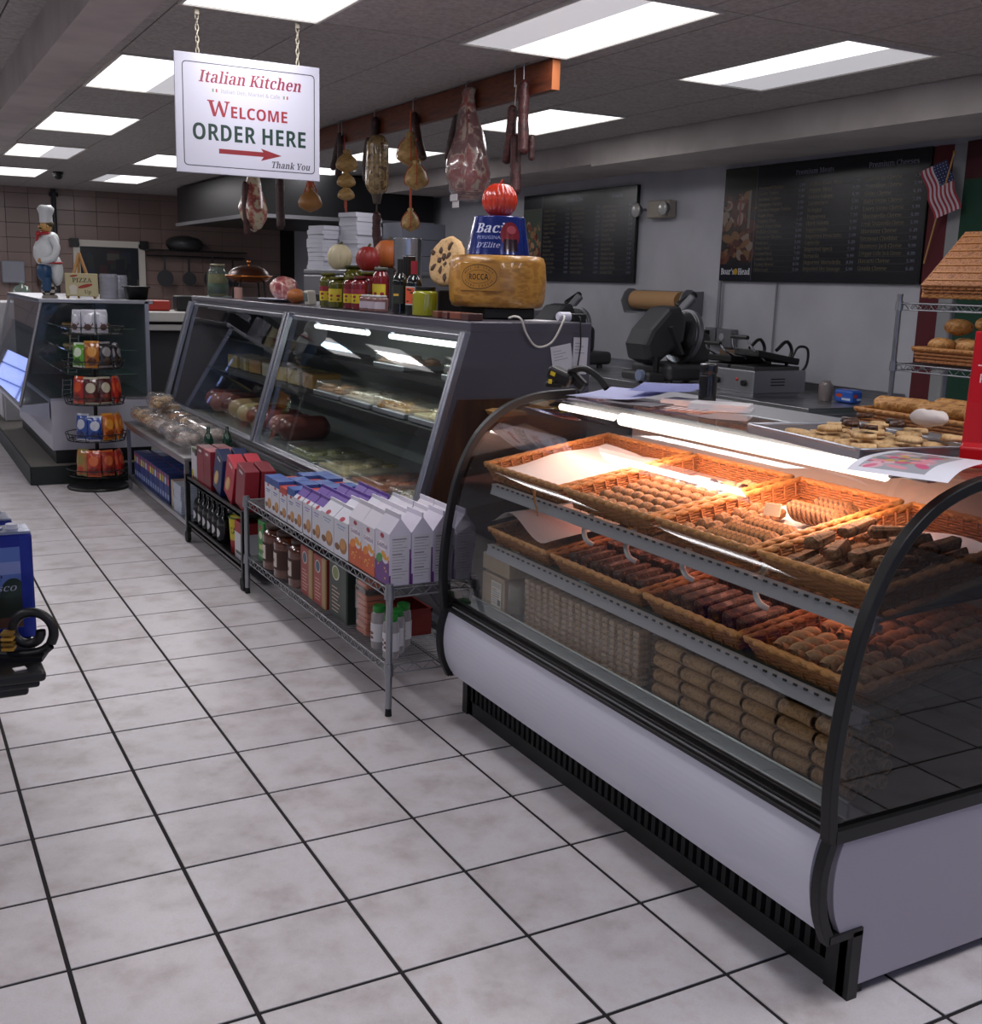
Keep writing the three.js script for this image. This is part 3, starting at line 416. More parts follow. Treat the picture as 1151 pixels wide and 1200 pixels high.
// ================================================================ on top of the bakery case
{
  const Y = 1.1735;
  // sheet pan of cookies
  const pan = T('sheet_pan', 'aluminium sheet pan of cookies on the bakery case', 'tray', [1.935, Y + .002, .025], -.15);
  const PW = .34, PL = .48;
  P(pan, 'pan_base', rb(PW - .02, .004, PL - .02, .002, 0, .004, 0), m.alu);
  P(pan, 'pan_rim', [box(PW, .024, .003, 0, .014, PL / 2 - .002, .12), box(PW, .024, .003, 0, .014, -PL / 2 + .002, -.12), box(.003, .024, PL, PW / 2 - .002, .014, 0, 0, 0, -.12), box(.003, .024, PL, -PW / 2 + .002, .014, 0, 0, 0, .12), tube([[-PW / 2, .026, -PL / 2], [PW / 2, .026, -PL / 2], [PW / 2, .026, PL / 2], [-PW / 2, .026, PL / 2]].flatMap((p, i, a) => { const q = a[(i + 1) % 4]; return [.01, .25, .5, .75, .99].map(f => [p[0] + (q[0] - p[0]) * f, p[1], p[2] + (q[2] - p[2]) * f]); }), .004, 120, 6, true)], m.alu);
  const onPan = (u, v, h) => V(u, h, v).applyEuler(new THREE.Euler(0, -.15, 0)).add(V(1.935, Y + .002, .025));
  const liner = S('pan_liner', 'white paper sheet lining the cookie pan', 'paper', sheet(.43, .29, (u, v) => .0012 + .0008 * Math.sin(v * 12)), m.paper); liner.position.copy(onPan(0, 0, .007)); liner.rotation.y = -.15;
  const ck = [0, 1].map(s => warp(cyl(.029, .033, .013, 0, 0, 0, 18), .0028, 55, s * 9 + 3));
  const big = S('chocolate_chip_cookie', 'golden cookie with chocolate chunks piled on the sheet pan', 'cookie', ck[0], mm.pale, [0, 0, 0], 0, 'cookies on the sheet pan');
  let k = 0; for (let i = 0; i < 4; i++) for (let j = 0; j < 5; j++) { const u = -.105 + i * .068, v = -.105 + j * .0685 + (i % 2) * .015; const o = k++ ? copy(big, [0, 0, 0]) : big; o.geometry = ck[k % 2]; o.position.copy(onPan(u, v, .021)); o.rotation.set(rr(-.03, .03), rr(0, 6), rr(-.03, .03)); if ((i + j) % 2) { const q = copy(big, [0, 0, 0]); q.geometry = ck[j % 2]; q.position.copy(onPan(u + .03, v + .03, .044)); q.rotation.set(rr(-.06, .06), rr(0, 6), rr(-.06, .06)); } }
  const chunk = S('chocolate_cookie', 'dark chocolate cookie lying on the golden pan cookies', 'cookie', warp(cyl(.018, .022, .012, 0, 0, 0, 12), .004, 60, 4), mm.choc, [0, 0, 0], 0, 'dark cookies on the sheet pan');
  [[-.02, .0], [.09, .04], [.05, .1], [-.07, .14], [.09, -.08], [-.06, .06]].forEach(([u, v], i) => { const o = i ? copy(chunk, [0, 0, 0]) : chunk; o.position.copy(onPan(u, v, .066)); o.rotation.set(rr(-.08, .08), rr(0, 6), rr(-.08, .08)); });
  const bag = S('powdered_pastry', 'sugar-dusted white pastry on the cookie pan', 'pastry', warp(new THREE.SphereGeometry(.036, 18, 12).scale(1.1, .6, 1.3), .005, 40), M('#cfc6c2', .8)); bag.position.copy(onPan(.1, .15, .088));
  // glossy colour print curling over the glass
  const pic = paint(512, 384, (g, w, h) => { fill(g, '#dfe0ec', 0, 0, w, h); fill(g, '#9a9da6', 40, 30, w - 80, h - 130); for (let i = 0; i < 60; i++) { const c = ['#c9587f', '#d98a9a', '#c7a05a', '#7f8a90', '#a83a5a', '#d6a7b4', '#6a7a80'][i % 7]; oval(g, c, 60 + rnd() * (w - 120), 50 + rnd() * (h - 190), 14 + rnd() * 34, 8 + rnd() * 20, rnd() * 3); } fill(g, '#dfe0ec', 0, h - 96, w, 96); });
  const pr = S('photo_print', 'glossy colour print of pastries curling on the case top', 'print', sheet(.22, .29, (u, v) => .003 + .02 * (.25 - u * u) - .12 * Math.pow(Math.max(0, -u - .15), 2)), M('#ffffff', .3, 0, { map: pic, side: THREE.DoubleSide }), [1.735, Y + .022, .412], .36);
  // red acrylic stand
  const rs = paint(256, 384, (g, w, h) => { fill(g, '#c41020', 0, 0, w, h); g.strokeStyle = '#f0c8c8'; g.lineWidth = 5; say(g, '#f4dede', 'bold 46px sans-serif', 'EXPRESS', 24, 84, 'left'); g.beginPath(); g.moveTo(16, 110); g.lineTo(240, 110); g.stroke(); say(g, '#f4dede', '44px sans-serif', 'PICK UP', 22, 170, 'left'); say(g, '#f4dede', '44px sans-serif', 'HERE', 50, 220, 'left'); g.beginPath(); g.moveTo(95, 240); g.lineTo(160, 240); g.lineTo(160, 300); g.lineTo(205, 300); g.lineTo(128, 368); g.lineTo(50, 300); g.lineTo(95, 300); g.closePath(); g.stroke(); });
  const st = T('sign_stand', 'red countertop sign stand with an arrow, standing on the case', 'sign', [2.0, Y, .415], .5);
  P(st, 'foot', [rb(.13, .012, .19, .005, 0, .006, 0), rb(.05, .045, .19, .008, .03, .026, 0, 0, 0, .3)], m.red);
  P(st, 'panel', rb(.012, .27, .19, .003, .045, .175, 0, 0, 0, -.09), m.red);
  P(st, 'panel_face', pose(new THREE.PlaneGeometry(.18, .26), .036, .175, 0, 0, -PI / 2, 0).applyMatrix4(new THREE.Matrix4()), M('#ffffff', .35, 0, { map: rs }));
  P(st, 'slip', pose(new THREE.BoxGeometry(.14, .2, .001), .024, .23, .09, 0, -PI / 2, .0), m.paper);
  // loose papers at the other end
  const pad = (label, x, z, w, d, h, mat, ry) => S('paper_stack', label, 'paper', [0, 1, 2].map(i => box(d - i * .006, h / 3, w - i * .004, rr(-.004, .004), h * (i + .5) / 3, rr(-.004, .004), 0, rr(-.05, .05))), mat, [x, Y, z], ry);
  const curl = (label, x, z, w, d, a, mat, ry, dy = 0) => S('paper_sheet', label, 'paper', sheet(w, d, (u, v) => .002 + a * (u + .5) * (u + .5) + a * .6 * (v + .5) * (v + .5)), mat, [x, Y + dy, z], ry);
  curl('large lilac sheet curling at the corner of the case top', 2.02, -1.16, .3, .24, .022, m.paperBlue, .2);
  curl('blue folded flyer lying over the lilac sheet', 2.12, -1.02, .24, .14, .02, M('#5f68b4', .5, 0, { side: THREE.DoubleSide }), .5, .034);
  pad('white pad of receipts beside the black cylinder', 2.13, -.93, .13, .11, .018, m.paper, .3);
  pad('fanned white paper napkins on the case top', 2.15, -.76, .2, .13, .022, m.paper, .75);
  S('price_list', 'dark printed price list lying under the loose papers', 'paper', [box(.14, .003, .2)], M('#57525c', .5), [1.97, Y + .003, -.98], .35);
  S('red_striped_card', 'white card with red stripes near the napkins', 'card', sheet(.15, .07, () => .002), M('#ffffff', .5, 0, { side: THREE.DoubleSide, map: paint(128, 64, (g, w, h) => { fill(g, '#ddd5d5', 0, 0, w, h); for (let i = 0; i < 5; i++) fill(g, '#a03038', 4, 6 + i * 12, w - 8, 4); }) }), [2.03, Y + .001, -.78], .4);
  const can = T('pepper_mill', 'tall black cylinder standing on the case top', 'canister', [2.17, Y, -.86]);
  P(can, 'body', lathe([[0, 0], [.029, 0], [.03, .004], [.03, .1], [.027, .104], [.027, .112], [.03, .116], [.03, .138], [.026, .144], [0, .144]], 24), m.blackGloss);
  const pg = T('label_gun', 'black handheld label gun with yellow stickers on the case end', 'label gun', [1.86, Y + .028, -1.29], .4);
  P(pg, 'body', [rb(.06, .05, .11, .016, 0, .04, 0, .3), rb(.035, .09, .04, .014, .01, .03, .06, -.9), tube([[0, .06, .03], [0, .075, .09], [0, .05, .15], [0, .012, .19]], .012, 14, 8), rb(.05, .02, .08, .008, 0, .01, -.02)], m.black);
  P(pg, 'sticker', [box(.002, .014, .02, -.031, .05, -.02, .3), box(.002, .016, .014, -.031, .022, -.03)], M('#d8c322', .5));
}

// ================================================================ deli case
const DZ0 = -6.76, DZM = -4.37, DZ1 = -2.05;
const slant = y => 1.675 + (y - .605) * .283;          // the leaning glass
{
  const t = T('deli_case', 'long grey deli case with leaning glass and a dark end panel', 'display case');
  const side = [[1.66, .60], [1.885, 1.36], [1.885, 1.40], [2.48, 1.40], [2.48, .06], [1.83, .06], [1.83, .10], [1.69, .30], [1.645, .48], [1.645, .585]];
  P(t, 'end_panel', ext(side, .035, .003).translate(0, 0, DZ1 - .037), m.deliPaint, 'dark grey end panel');
  P(t, 'end_panel_reflection', ext([[1.70, .66], [1.83, 1.08], [2.44, 1.08], [2.44, .12], [1.86, .12], [1.74, .34], [1.70, .5]], .008, .002).translate(0, 0, DZ1), m.deliReflect, 'brown lower part with a dark reflection put into its colour');  // brown sheet paints the dark reflection on the lower panel
  P(t, 'end_panel', ext(side, .03, .002).translate(0, 0, DZ0), m.deliPaint);
  const L = DZ1 - DZ0 - .07, cz = (DZ0 + DZ1) / 2;
  P(t, 'base', [box(.62, .4, L, 2.14, .26, cz), ext([[1.645, .50], [1.69, .30], [1.83, .10], [1.9, .10], [1.9, .5]], L).translate(0, 0, DZ0 + .035), box(.5, .08, L, 2.15, .04, cz)], m.steelDark, 'grey metal lower body');
  P(t, 'bumper', [rb(.05, .03, L, .006, 1.66, .585, cz), rb(.03, .018, L, .004, 1.655, .545, cz)], m.alu);
  P(t, 'top', [rb(.60, .04, DZ1 - DZ0, .006, 2.18, 1.382, cz)], m.deliPaint);
  P(t, 'top_bezel', [box(.02, .045, L, 1.895, 1.358, cz), box(.012, .012, L, 1.882, 1.335, cz)], m.steelDark);
  P(t, 'rear_wall', box(.03, .9, L, 2.455, .92, cz), M('#9aa09d', .5));
  P(t, 'deck', box(.76, .02, L, 2.06, .51, cz), M('#8b8f90', .4, .4));
  const poleAt = z => { const a = [1.664, .60], b = [1.884, 1.352]; const q = [[a[0], a[1]], [b[0], b[1]], [b[0] - .024, b[1] + .004], [a[0] - .024, a[1] + .004]]; return q; };
  const fr = (z, w) => ext(poleAt(0), w, .004).translate(-.002, 0, z);
  P(t, 'post', [fr(DZ1 - .05, .022), fr(DZ1 - .024, .022)], m.alu); P(t, 'post', [fr(DZM - .05, .045), fr(DZM + .02, .03)], m.alu); P(t, 'post', [fr(DZ0 + .005, .045), fr(DZ0 + .06, .02)], m.alu);
  for (const [a, b] of [[DZ0 + .07, DZM - .05], [DZM + .05, DZ1 - .05]]) {
    P(t, 'pane', ribbon([[slant(.60), .60], [slant(1.345), 1.345]], a, b), m.glass, 'leaning glass pane');
    P(t, 'pane_edge', [rod([slant(.60), .60, a], [slant(.60), .60, b], .007, 8), rod([slant(1.34), 1.34, a], [slant(1.34), 1.34, b], .007, 8)], m.alu);
  }
  // shelves
  P(t, 'shelf', [box(.50, .018, 2.2, 2.17, .885, -3.22), box(.015, .05, 2.2, 1.918, .868, -3.22)], m.black, 'black middle shelf');
  P(t, 'shelf', [box(.36, .014, 2.2, 2.25, 1.09, -3.22), box(.012, .03, 2.2, 2.07, 1.085, -3.22)], m.black, 'black upper shelf');
  P(t, 'shelf', [box(.46, .014, 2.25, 2.2, .86, -5.58), box(.36, .014, 2.25, 2.25, 1.09, -5.58)], m.darkgrey);
  const glow = new THREE.MeshStandardMaterial({ color: '#ffffff', emissive: new THREE.Color().setRGB(.93, 1, .93), emissiveIntensity: 1.8 });
  const hs = P(t, 'lamp_housing', [box(.07, .03, 4.4, 2.0, 1.325, cz)], m.white);
  for (const [a, b] of [[-4.25, -3.45], [-3.15, -2.36]]) {
    P(hs, 'lamp_tube', pose(new THREE.CylinderGeometry(.014, .014, b - a, 10), 2.0, 1.285, (a + b) / 2, PI / 2), glow);
    P(hs, 'lamp_bracket', [box(.02, .04, .012, 2.0, 1.3, a + .02), box(.02, .04, .012, 2.0, 1.3, b - .02)], m.white);
    const Lg = new THREE.RectAreaLight(new THREE.Color().setRGB(.92, 1, .9), 13, .03, b - a); Lg.position.set(2.0, 1.268, (a + b) / 2); Lg.lookAt(2.0, 0, (a + b) / 2 + .0001); scene.add(Lg);
  }
  // things stuck to the end panel
  const n1 = paint(128, 160, (g, w, h) => { fill(g, '#d9d7de', 0, 0, w, h); for (let i = 0; i < 4; i++) fill(g, '#9a98a4', 14, 24 + i * 14, 50 + (i * 29) % 50, 3); });
  const nm = M('#ffffff', .8, 0, { map: n1 });
  const note = (label, x, y, w, h, rz) => { const o = S('paper_note', label, 'note', box(w, h, .002), nm, [x, y, DZ1 + .003]); o.rotation.z = rz; };
  note('tilted white paper note taped to the deli end panel', 2.335, 1.235, .105, .145, .18); note('upright white paper note taped near the panel edge', 2.425, 1.26, .075, .16, -.02);
  const ad = T('plug_adapter', 'round white plug adapter on the deli top', 'adapter', [2.355, 1.406, DZ1 - .03]); P(ad, 'body', [cyl(.02, .02, .055, 0, .022, 0, 16, 0, 0, PI / 2), cyl(.016, .016, .006, -.03, .022, 0, 16, 0, 0, PI / 2)], m.white);
  P(ad, 'cable', tube([[-.01, .024, .005], [-.02, .024, .035], [-.035, .005, .052], [-.09, -.09, .045], [-.16, -.105, .045], [-.215, -.05, .047], [-.245, .012, .047], [-.26, .02, .02], [-.27, .012, -.01]], .005, 40, 6), m.cordWhite);
  const pl = T('power_plug', 'black plug with a dangling cord at the deli corner', 'plug', [2.425, 1.406, DZ1 - .03]); P(pl, 'body', rb(.07, .035, .04, .006, 0, .018, 0), m.black); P(pl, 'cord', tube([[-.01, .02, .02], [-.012, .022, .04], [-.015, -.02, .05], [-.01, -.1, .05], [-.02, -.2, .05], [-.01, -.3, .05], [.01, -.36, .05]], .0035, 30, 6), m.cord);
  P(t, 'wooden_ledge', ext([[0, 0], [.12, .006], [.115, .016], [.02, .02], [-.012, .014]], .12, .003).translate(1.97, 1.02, DZ1 + .008), m.woodPale, 'thin wooden ledge on the end panel');
}
{ // wrapped platters and trays inside the deli case
  const foods = [['#6d4326', '#9a6a3c', '#54331d', '#b78a58'], ['#d9d2c4', '#b9a78a', '#f0ece2', '#8b6a44'], ['#a8823c', '#6d3a1f', '#c9a35a', '#e0d0a8'], ['#5e6a35', '#8a8f52', '#3f4a26', '#a9a070'], ['#7a3a22', '#b5532c', '#d08a4c', '#5a2a18'], ['#c8b98f', '#a8965e', '#e3dcc0', '#8a7a4a']].map((c, i) => M('#ffffff', .5, 0, { map: noiseTex(128, c, 10, { oct: 4, contrast: 1.5, sd: i * 3, repeat: 5 }), clearcoat: .5, clearcoatRoughness: .1 }));
  const names = ['brown roasted cutlets', 'white cheese-topped slices', 'golden fried pieces', 'green salad', 'red baked pasta', 'pale potato salad'];
  const tray = (x, y, z, w, d, f, where) => {
    const t = T('deli_tray', `tray of ${names[f]} under clear film ${where}`, 'food tray', [x, y, z]);
    P(t, 'tray', rb(d, .03, w, .008, 0, .015, 0), m.alu);
    const lumps = []; for (let i = 0; i < 10; i++) lumps.push(warp(new THREE.SphereGeometry(rr(.035, .05), 10, 7).scale(1.2, .55, 1), .008, 25, i * 5 + f).translate(rr(-d * .34, d * .34), .042, rr(-w * .38, w * .38))); P(t, 'food', [...lumps, rb(d - .04, .03, w - .04, .01, 0, .03, 0)], foods[f]);
    P(t, 'film', warp(new RoundedBoxGeometry(d - .01, .055, w - .01, 3, .02).translate(0, .055, 0), .006, 14, f), m.film); return t;
  };
  [[2.1, .895, -3.95, 0], [2.1, .895, -3.5, 1], [2.1, .895, -3.05, 2], [2.1, .895, -2.6, 5]].forEach(([x, y, z, f]) => tray(x, y, z, .4, .32, f, 'on the middle shelf of the deli case'));
  [[2.0, .52, -4.0, 3], [2.0, .52, -3.5, 5], [2.0, .52, -3.0, 4], [2.0, .52, -2.5, 1]].forEach(([x, y, z, f]) => tray(x, y, z, .44, .42, f, 'on the bottom deck of the deli case'));
  tray(2.22, 1.098, -2.55, .4, .26, 4, 'on the upper shelf by the end panel'); tray(2.22, 1.098, -3.4, .4, .26, 0, 'on the upper shelf, farther in');
  const mt = ['#8a4a48', '#a9706a', '#6f3a34', '#b89a72', '#c9b58a', '#7c4c3c'];
  for (let i = 0; i < 9; i++) { const z = -6.5 + i * .23; if (Math.abs(z + 4.37) > .12) S('deli_meat', 'whole cured meat or cheese log stacked in the unlit deli section', 'deli meat', [warp(new THREE.CapsuleGeometry(rr(.06, .08), rr(.14, .22), 5, 12).rotateZ(PI / 2), .006, 14, i)], M(mt[i % 6], .35, 0, { clearcoat: .4 }), [2.06, .625, z], 0, 'meats in the unlit deli section'); }
  for (let i = 0; i < 7; i++) { const z = -6.45 + i * .29; S('cheese_block', 'wrapped cheese block on the shelf of the unlit deli section', 'cheese', rb(.2, .1, .2, .012, 0, .05, 0), M(['#c9b06a', '#b8a878', '#a9824c', '#c0b8a0'][i % 4], .3, 0, { clearcoat: .5 }), [2.2, .868, z], rr(-.2, .2), 'cheeses in the unlit deli section'); }
}

// ================================================================ shelves in front of the deli case
function wireShelf(name, label, x0, x1, z0, z1, ys, mat, h, feet) {
  const t = T(name, label, 'shelf');
  for (const x of [x0, x1]) for (const z of [z0, z1]) { P(t, 'post', [cyl(.0127, .0127, h - .03, x, h / 2 + .015, z, 14), cyl(.014, .014, .012, x, h + .002, z, 14), ...ys.map(y => cyl(.017, .0195, .045, x, y - .012, z, 14))], mat); if (feet) P(t, 'foot', cyl(.011, .013, .03, x, .015, z, 12), m.rubber); }
  for (const y of ys) {
    const rail = [];
    for (const [a, b] of [[[x0, z0], [x0, z1]], [[x1, z0], [x1, z1]], [[x0, z0], [x1, z0]], [[x0, z1], [x1, z1]]]) {
      rail.push(rod([a[0], y, a[1]], [b[0], y, b[1]], .0032), rod([a[0], y - .03, a[1]], [b[0], y - .03, b[1]], .0032));
      const L = Math.hypot(b[0] - a[0], b[1] - a[1]), n = Math.round(L / .035); for (let i = 0; i < n; i++) { const p = f => [a[0] + (b[0] - a[0]) * f, a[1] + (b[1] - a[1]) * f], q0 = p(i / n), q1 = p((i + 1) / n); rail.push(i % 2 ? rod([q0[0], y, q0[1]], [q1[0], y - .03, q1[1]], .0022, 5) : rod([q0[0], y - .03, q0[1]], [q1[0], y, q1[1]], .0022, 5)); }
    }
    const sh = P(t, 'wire_shelf', rail, mat); const deck = [];
    for (let z = Math.min(z0, z1) + .02; z < Math.max(z0, z1); z += .022) deck.push(rod([x0, y + .003, z], [x1, y + .003, z], .0016, 5));
    for (let x = x0 + .1; x < x1 - .03; x += .1) deck.push(rod([x, y - .002, z0], [x, y - .002, z1], .003, 6));
    P(sh, 'wire_deck', deck, mat);
  }
  return t;
}
const wireMat = M('#9a9ca0', .32, .9);
wireShelf('wire_shelf_unit', 'chrome wire shelf stocked with snack cartons in front of the deli case', 1.262, 1.60, -3.215, -1.436, [.478, .19], wireMat, .49, true);
{ // diagonal grey panel brace under the deli is part of its body; black cart next
  const t = T('utility_cart', 'black two-tier cart on casters between the wire shelf and steel table', 'cart');
  for (const x of [1.262, 1.6]) for (const z of [-3.27, -4.43]) {
    P(t, 'post', box(.026, .34, .026, x, .24, z), m.black);
    const c = P(t, 'caster', [rb(.03, .035, .03, .005, x, .075, z)], m.black); P(c, 'wheel', cyl(.034, .034, .022, x - .004, .034, z, 18, 0, 0, PI / 2), m.rubber);
  }
  P(t, 'tier', [box(.35, .014, 1.16, 1.431, .38, -3.85), box(.012, .03, 1.16, 1.262, .385, -3.85)], m.black, 'upper tier'); P(t, 'tier', [box(.35, .014, 1.16, 1.431, .115, -3.85), box(.012, .03, 1.16, 1.262, .12, -3.85)], m.black, 'lower tier');
}
{
  const t = T('steel_table', 'low grey steel table with bread bags beside the chip rack', 'table');
  for (const x of [1.275, 1.62]) for (const z of [-4.50, -6.25]) P(t, 'leg', box(.024, .48, .024, x, .24, z), m.alu);
  P(t, 'tabletop', rb(.39, .022, 1.82, .004, 1.447, .487, -5.375), m.steel); P(t, 'apron', [box(.008, .03, 1.72, 1.275, .462, -5.375), box(.34, .03, .008, 1.447, .462, -6.25)], m.alu);
  P(t, 'lower_shelf', [box(.36, .016, 1.77, 1.447, .10, -5.375), box(.012, .028, 1.77, 1.266, .1, -5.375)], m.steel);
}
// ---- cartons
function uvPack(g, w, d, h) { // front (x faces) on the first half of the picture, sides (z faces) on the second
  g = nz(g); const p = g.attributes.position, n = g.attributes.normal, uv = new Float32Array(p.count * 2);
  for (let i = 0; i < p.count; i++) { const ax = Math.abs(n.getX(i)), az = Math.abs(n.getZ(i)), s = n.getX(i) < 0 ? 1 : -1; let u, v = p.getY(i) / h; if (az > .7) { u = .5 + .5 * (p.getX(i) * Math.sign(n.getZ(i)) / d + .5); } else { u = .5 * (s * p.getZ(i) / w + .5); if (ax < .3) v = .985; } uv[2 * i] = Math.min(.998, Math.max(.002, u)); uv[2 * i + 1] = Math.min(.998, Math.max(.002, v)); }
  g.setAttribute('uv', new THREE.BufferAttribute(uv, 2)); return g;
}
function gable(w, d, h) { const b = h * .73, f = h * .93; return uvPack(ext([[-d / 2, 0], [d / 2, 0], [d / 2, b], [.003, f], [.003, h], [-.003, h], [-.003, f], [-d / 2, b]], w, 0).translate(0, 0, -w / 2), w, d, h); }
const flat = (w, d, h) => uvPack(new THREE.BoxGeometry(d, h, w).translate(0, h / 2, 0), w, d, h);
const facts = (g, x, w, h, bg) => { fill(g, bg, x, 0, w, h); fill(g, '#c9c7d0', x + 12, h * .3, w - 24, h * .66); for (let i = 0; i < 14; i++) fill(g, '#77747f', x + 18, h * .34 + i * h * .042, (w - 36) * (.6 + .4 * hash3(i, 3, 1)), i % 5 ? 1.5 : 4); };
function snackArt(base, wave, wave2, dots) {
  return paint(256, 256, (g, w, h) => {
    fill(g, base, 0, 0, w, h); g.fillStyle = wave; g.beginPath(); g.moveTo(0, h); g.lineTo(0, h * .72); g.quadraticCurveTo(40, h * .6, 70, h * .68); g.quadraticCurveTo(100, h * .76, 128, h * .62); g.lineTo(128, h); g.fill();
    oval(g, wave2, 40, h * .66, 30, 16, -.3); oval(g, '#e9a22e', 84, h * .60, 26, 12, .4); g.fillStyle = '#e9a22e'; g.beginPath(); g.moveTo(106, h * .62); g.lineTo(124, h * .56); g.lineTo(122, h * .70); g.fill();
    oval(g, '#f3ecf2', 64, h * .47, 44, 17); say(g, '#5a3a78', 'bold italic 21px serif', 'Goldfish', 64, h * .495); oval(g, '#a8283c', 64, h * .33, 17, 9); for (let i = 0; i < dots; i++) oval(g, '#e8b04a', 20 + rnd() * 90, h * (.74 + rnd() * .2), 6, 4);
    facts(g, 128, 128, h, '#cfcbdc'); fill(g, wave, 128, h * .85, 10, h * .15); fill(g, wave, 246, h * .5, 10, h * .5);
  });
}
const cookieArt = (cap, sub) => paint(256, 256, (g, w, h) => { fill(g, '#d8d8e2', 0, 0, w, h); oval(g, '#a06a34', 84, h * .76, 34, 40, .3); oval(g, '#c58d4c', 80, h * .72, 26, 30, .3); oval(g, '#7c4d26', 30, h * .82, 22, 18); oval(g, '#a8283c', 64, h * .24, 18, 10); fill(g, sub, 26, h * .36, 76, 7); fill(g, sub, 36, h * .42, 56, 5); facts(g, 128, 128, h, '#c4c2cc'); if (cap) fill(g, cap, 0, 0, w, h * .2); });
const cartons = {
  purple: [gable(.128, .085, .262), snackArt('#dcd8e6', '#6b3a86', '#4d9a4a', 4), 'white and purple gable-top snack carton'],
  orange: [gable(.128, .085, .25), snackArt('#e0dce6', '#d2581e', '#e8892a', 7), 'white and orange gable-top snack carton'],
  white: [gable(.15, .09, .2), cookieArt(null, '#8fa8c0'), 'white cookie carton with a brown cookie picture'],
  violet: [gable(.11, .085, .19), cookieArt('#6a4aa0', '#8f7fc0'), 'white cookie carton with a violet top'],
  blue: [flat(.105, .075, .165), cookieArt('#31539a', '#3a5aa0'), 'white cookie box with a blue lid'],
  redblue: [flat(.105, .075, .15), cookieArt('#b8402f', '#4a6ab0'), 'white cookie box with a red lid'],
};
{
  const proto = {};
  const put = (kind, x, y, z, ry, where) => {
    const [geo, tex, txt] = cartons[kind]; cartons[kind][3] ??= M('#ffffff', .45, 0, { map: tex });
    const label = `${txt} ${where}`, o = proto[kind] ? copy(proto[kind], [x, y, z], ry) : (proto[kind] = S('snack_carton', label, 'carton', geo, cartons[kind][3], [x, y, z], ry)); o.userData.label = label; o.userData.group = `${kind} cartons on the wire shelf`; return o;
  };
  const plan = [['purple', .132, 1], ['orange', .132, 2], ['white', .155, 2], ['violet', .115, 3], ['blue', .11, 4]];
  let z = -1.52;
  for (const [kind, step, cols] of plan) for (let c = 0; c < cols; c++) {
    for (let r = 0; r < 4; r++) {
      let k = kind; if (kind === 'blue' && (r + c) % 3 === 1) k = 'redblue';
      if (kind === 'purple' && r === 3) continue;
      const step2 = kind === 'white' ? .092 : kind === 'blue' ? .078 : .087;
      put(k, 1.31 + r * step2 + rr(-.001, .001), .4835, z - step / 2 + .065 + rr(-.001, .001), rr(-.015, .015), 'on the wire shelf');
    }
    z -= step;
  }
  put('purple', 1.572, .4835, -1.522, 0, 'on the wire shelf');
}

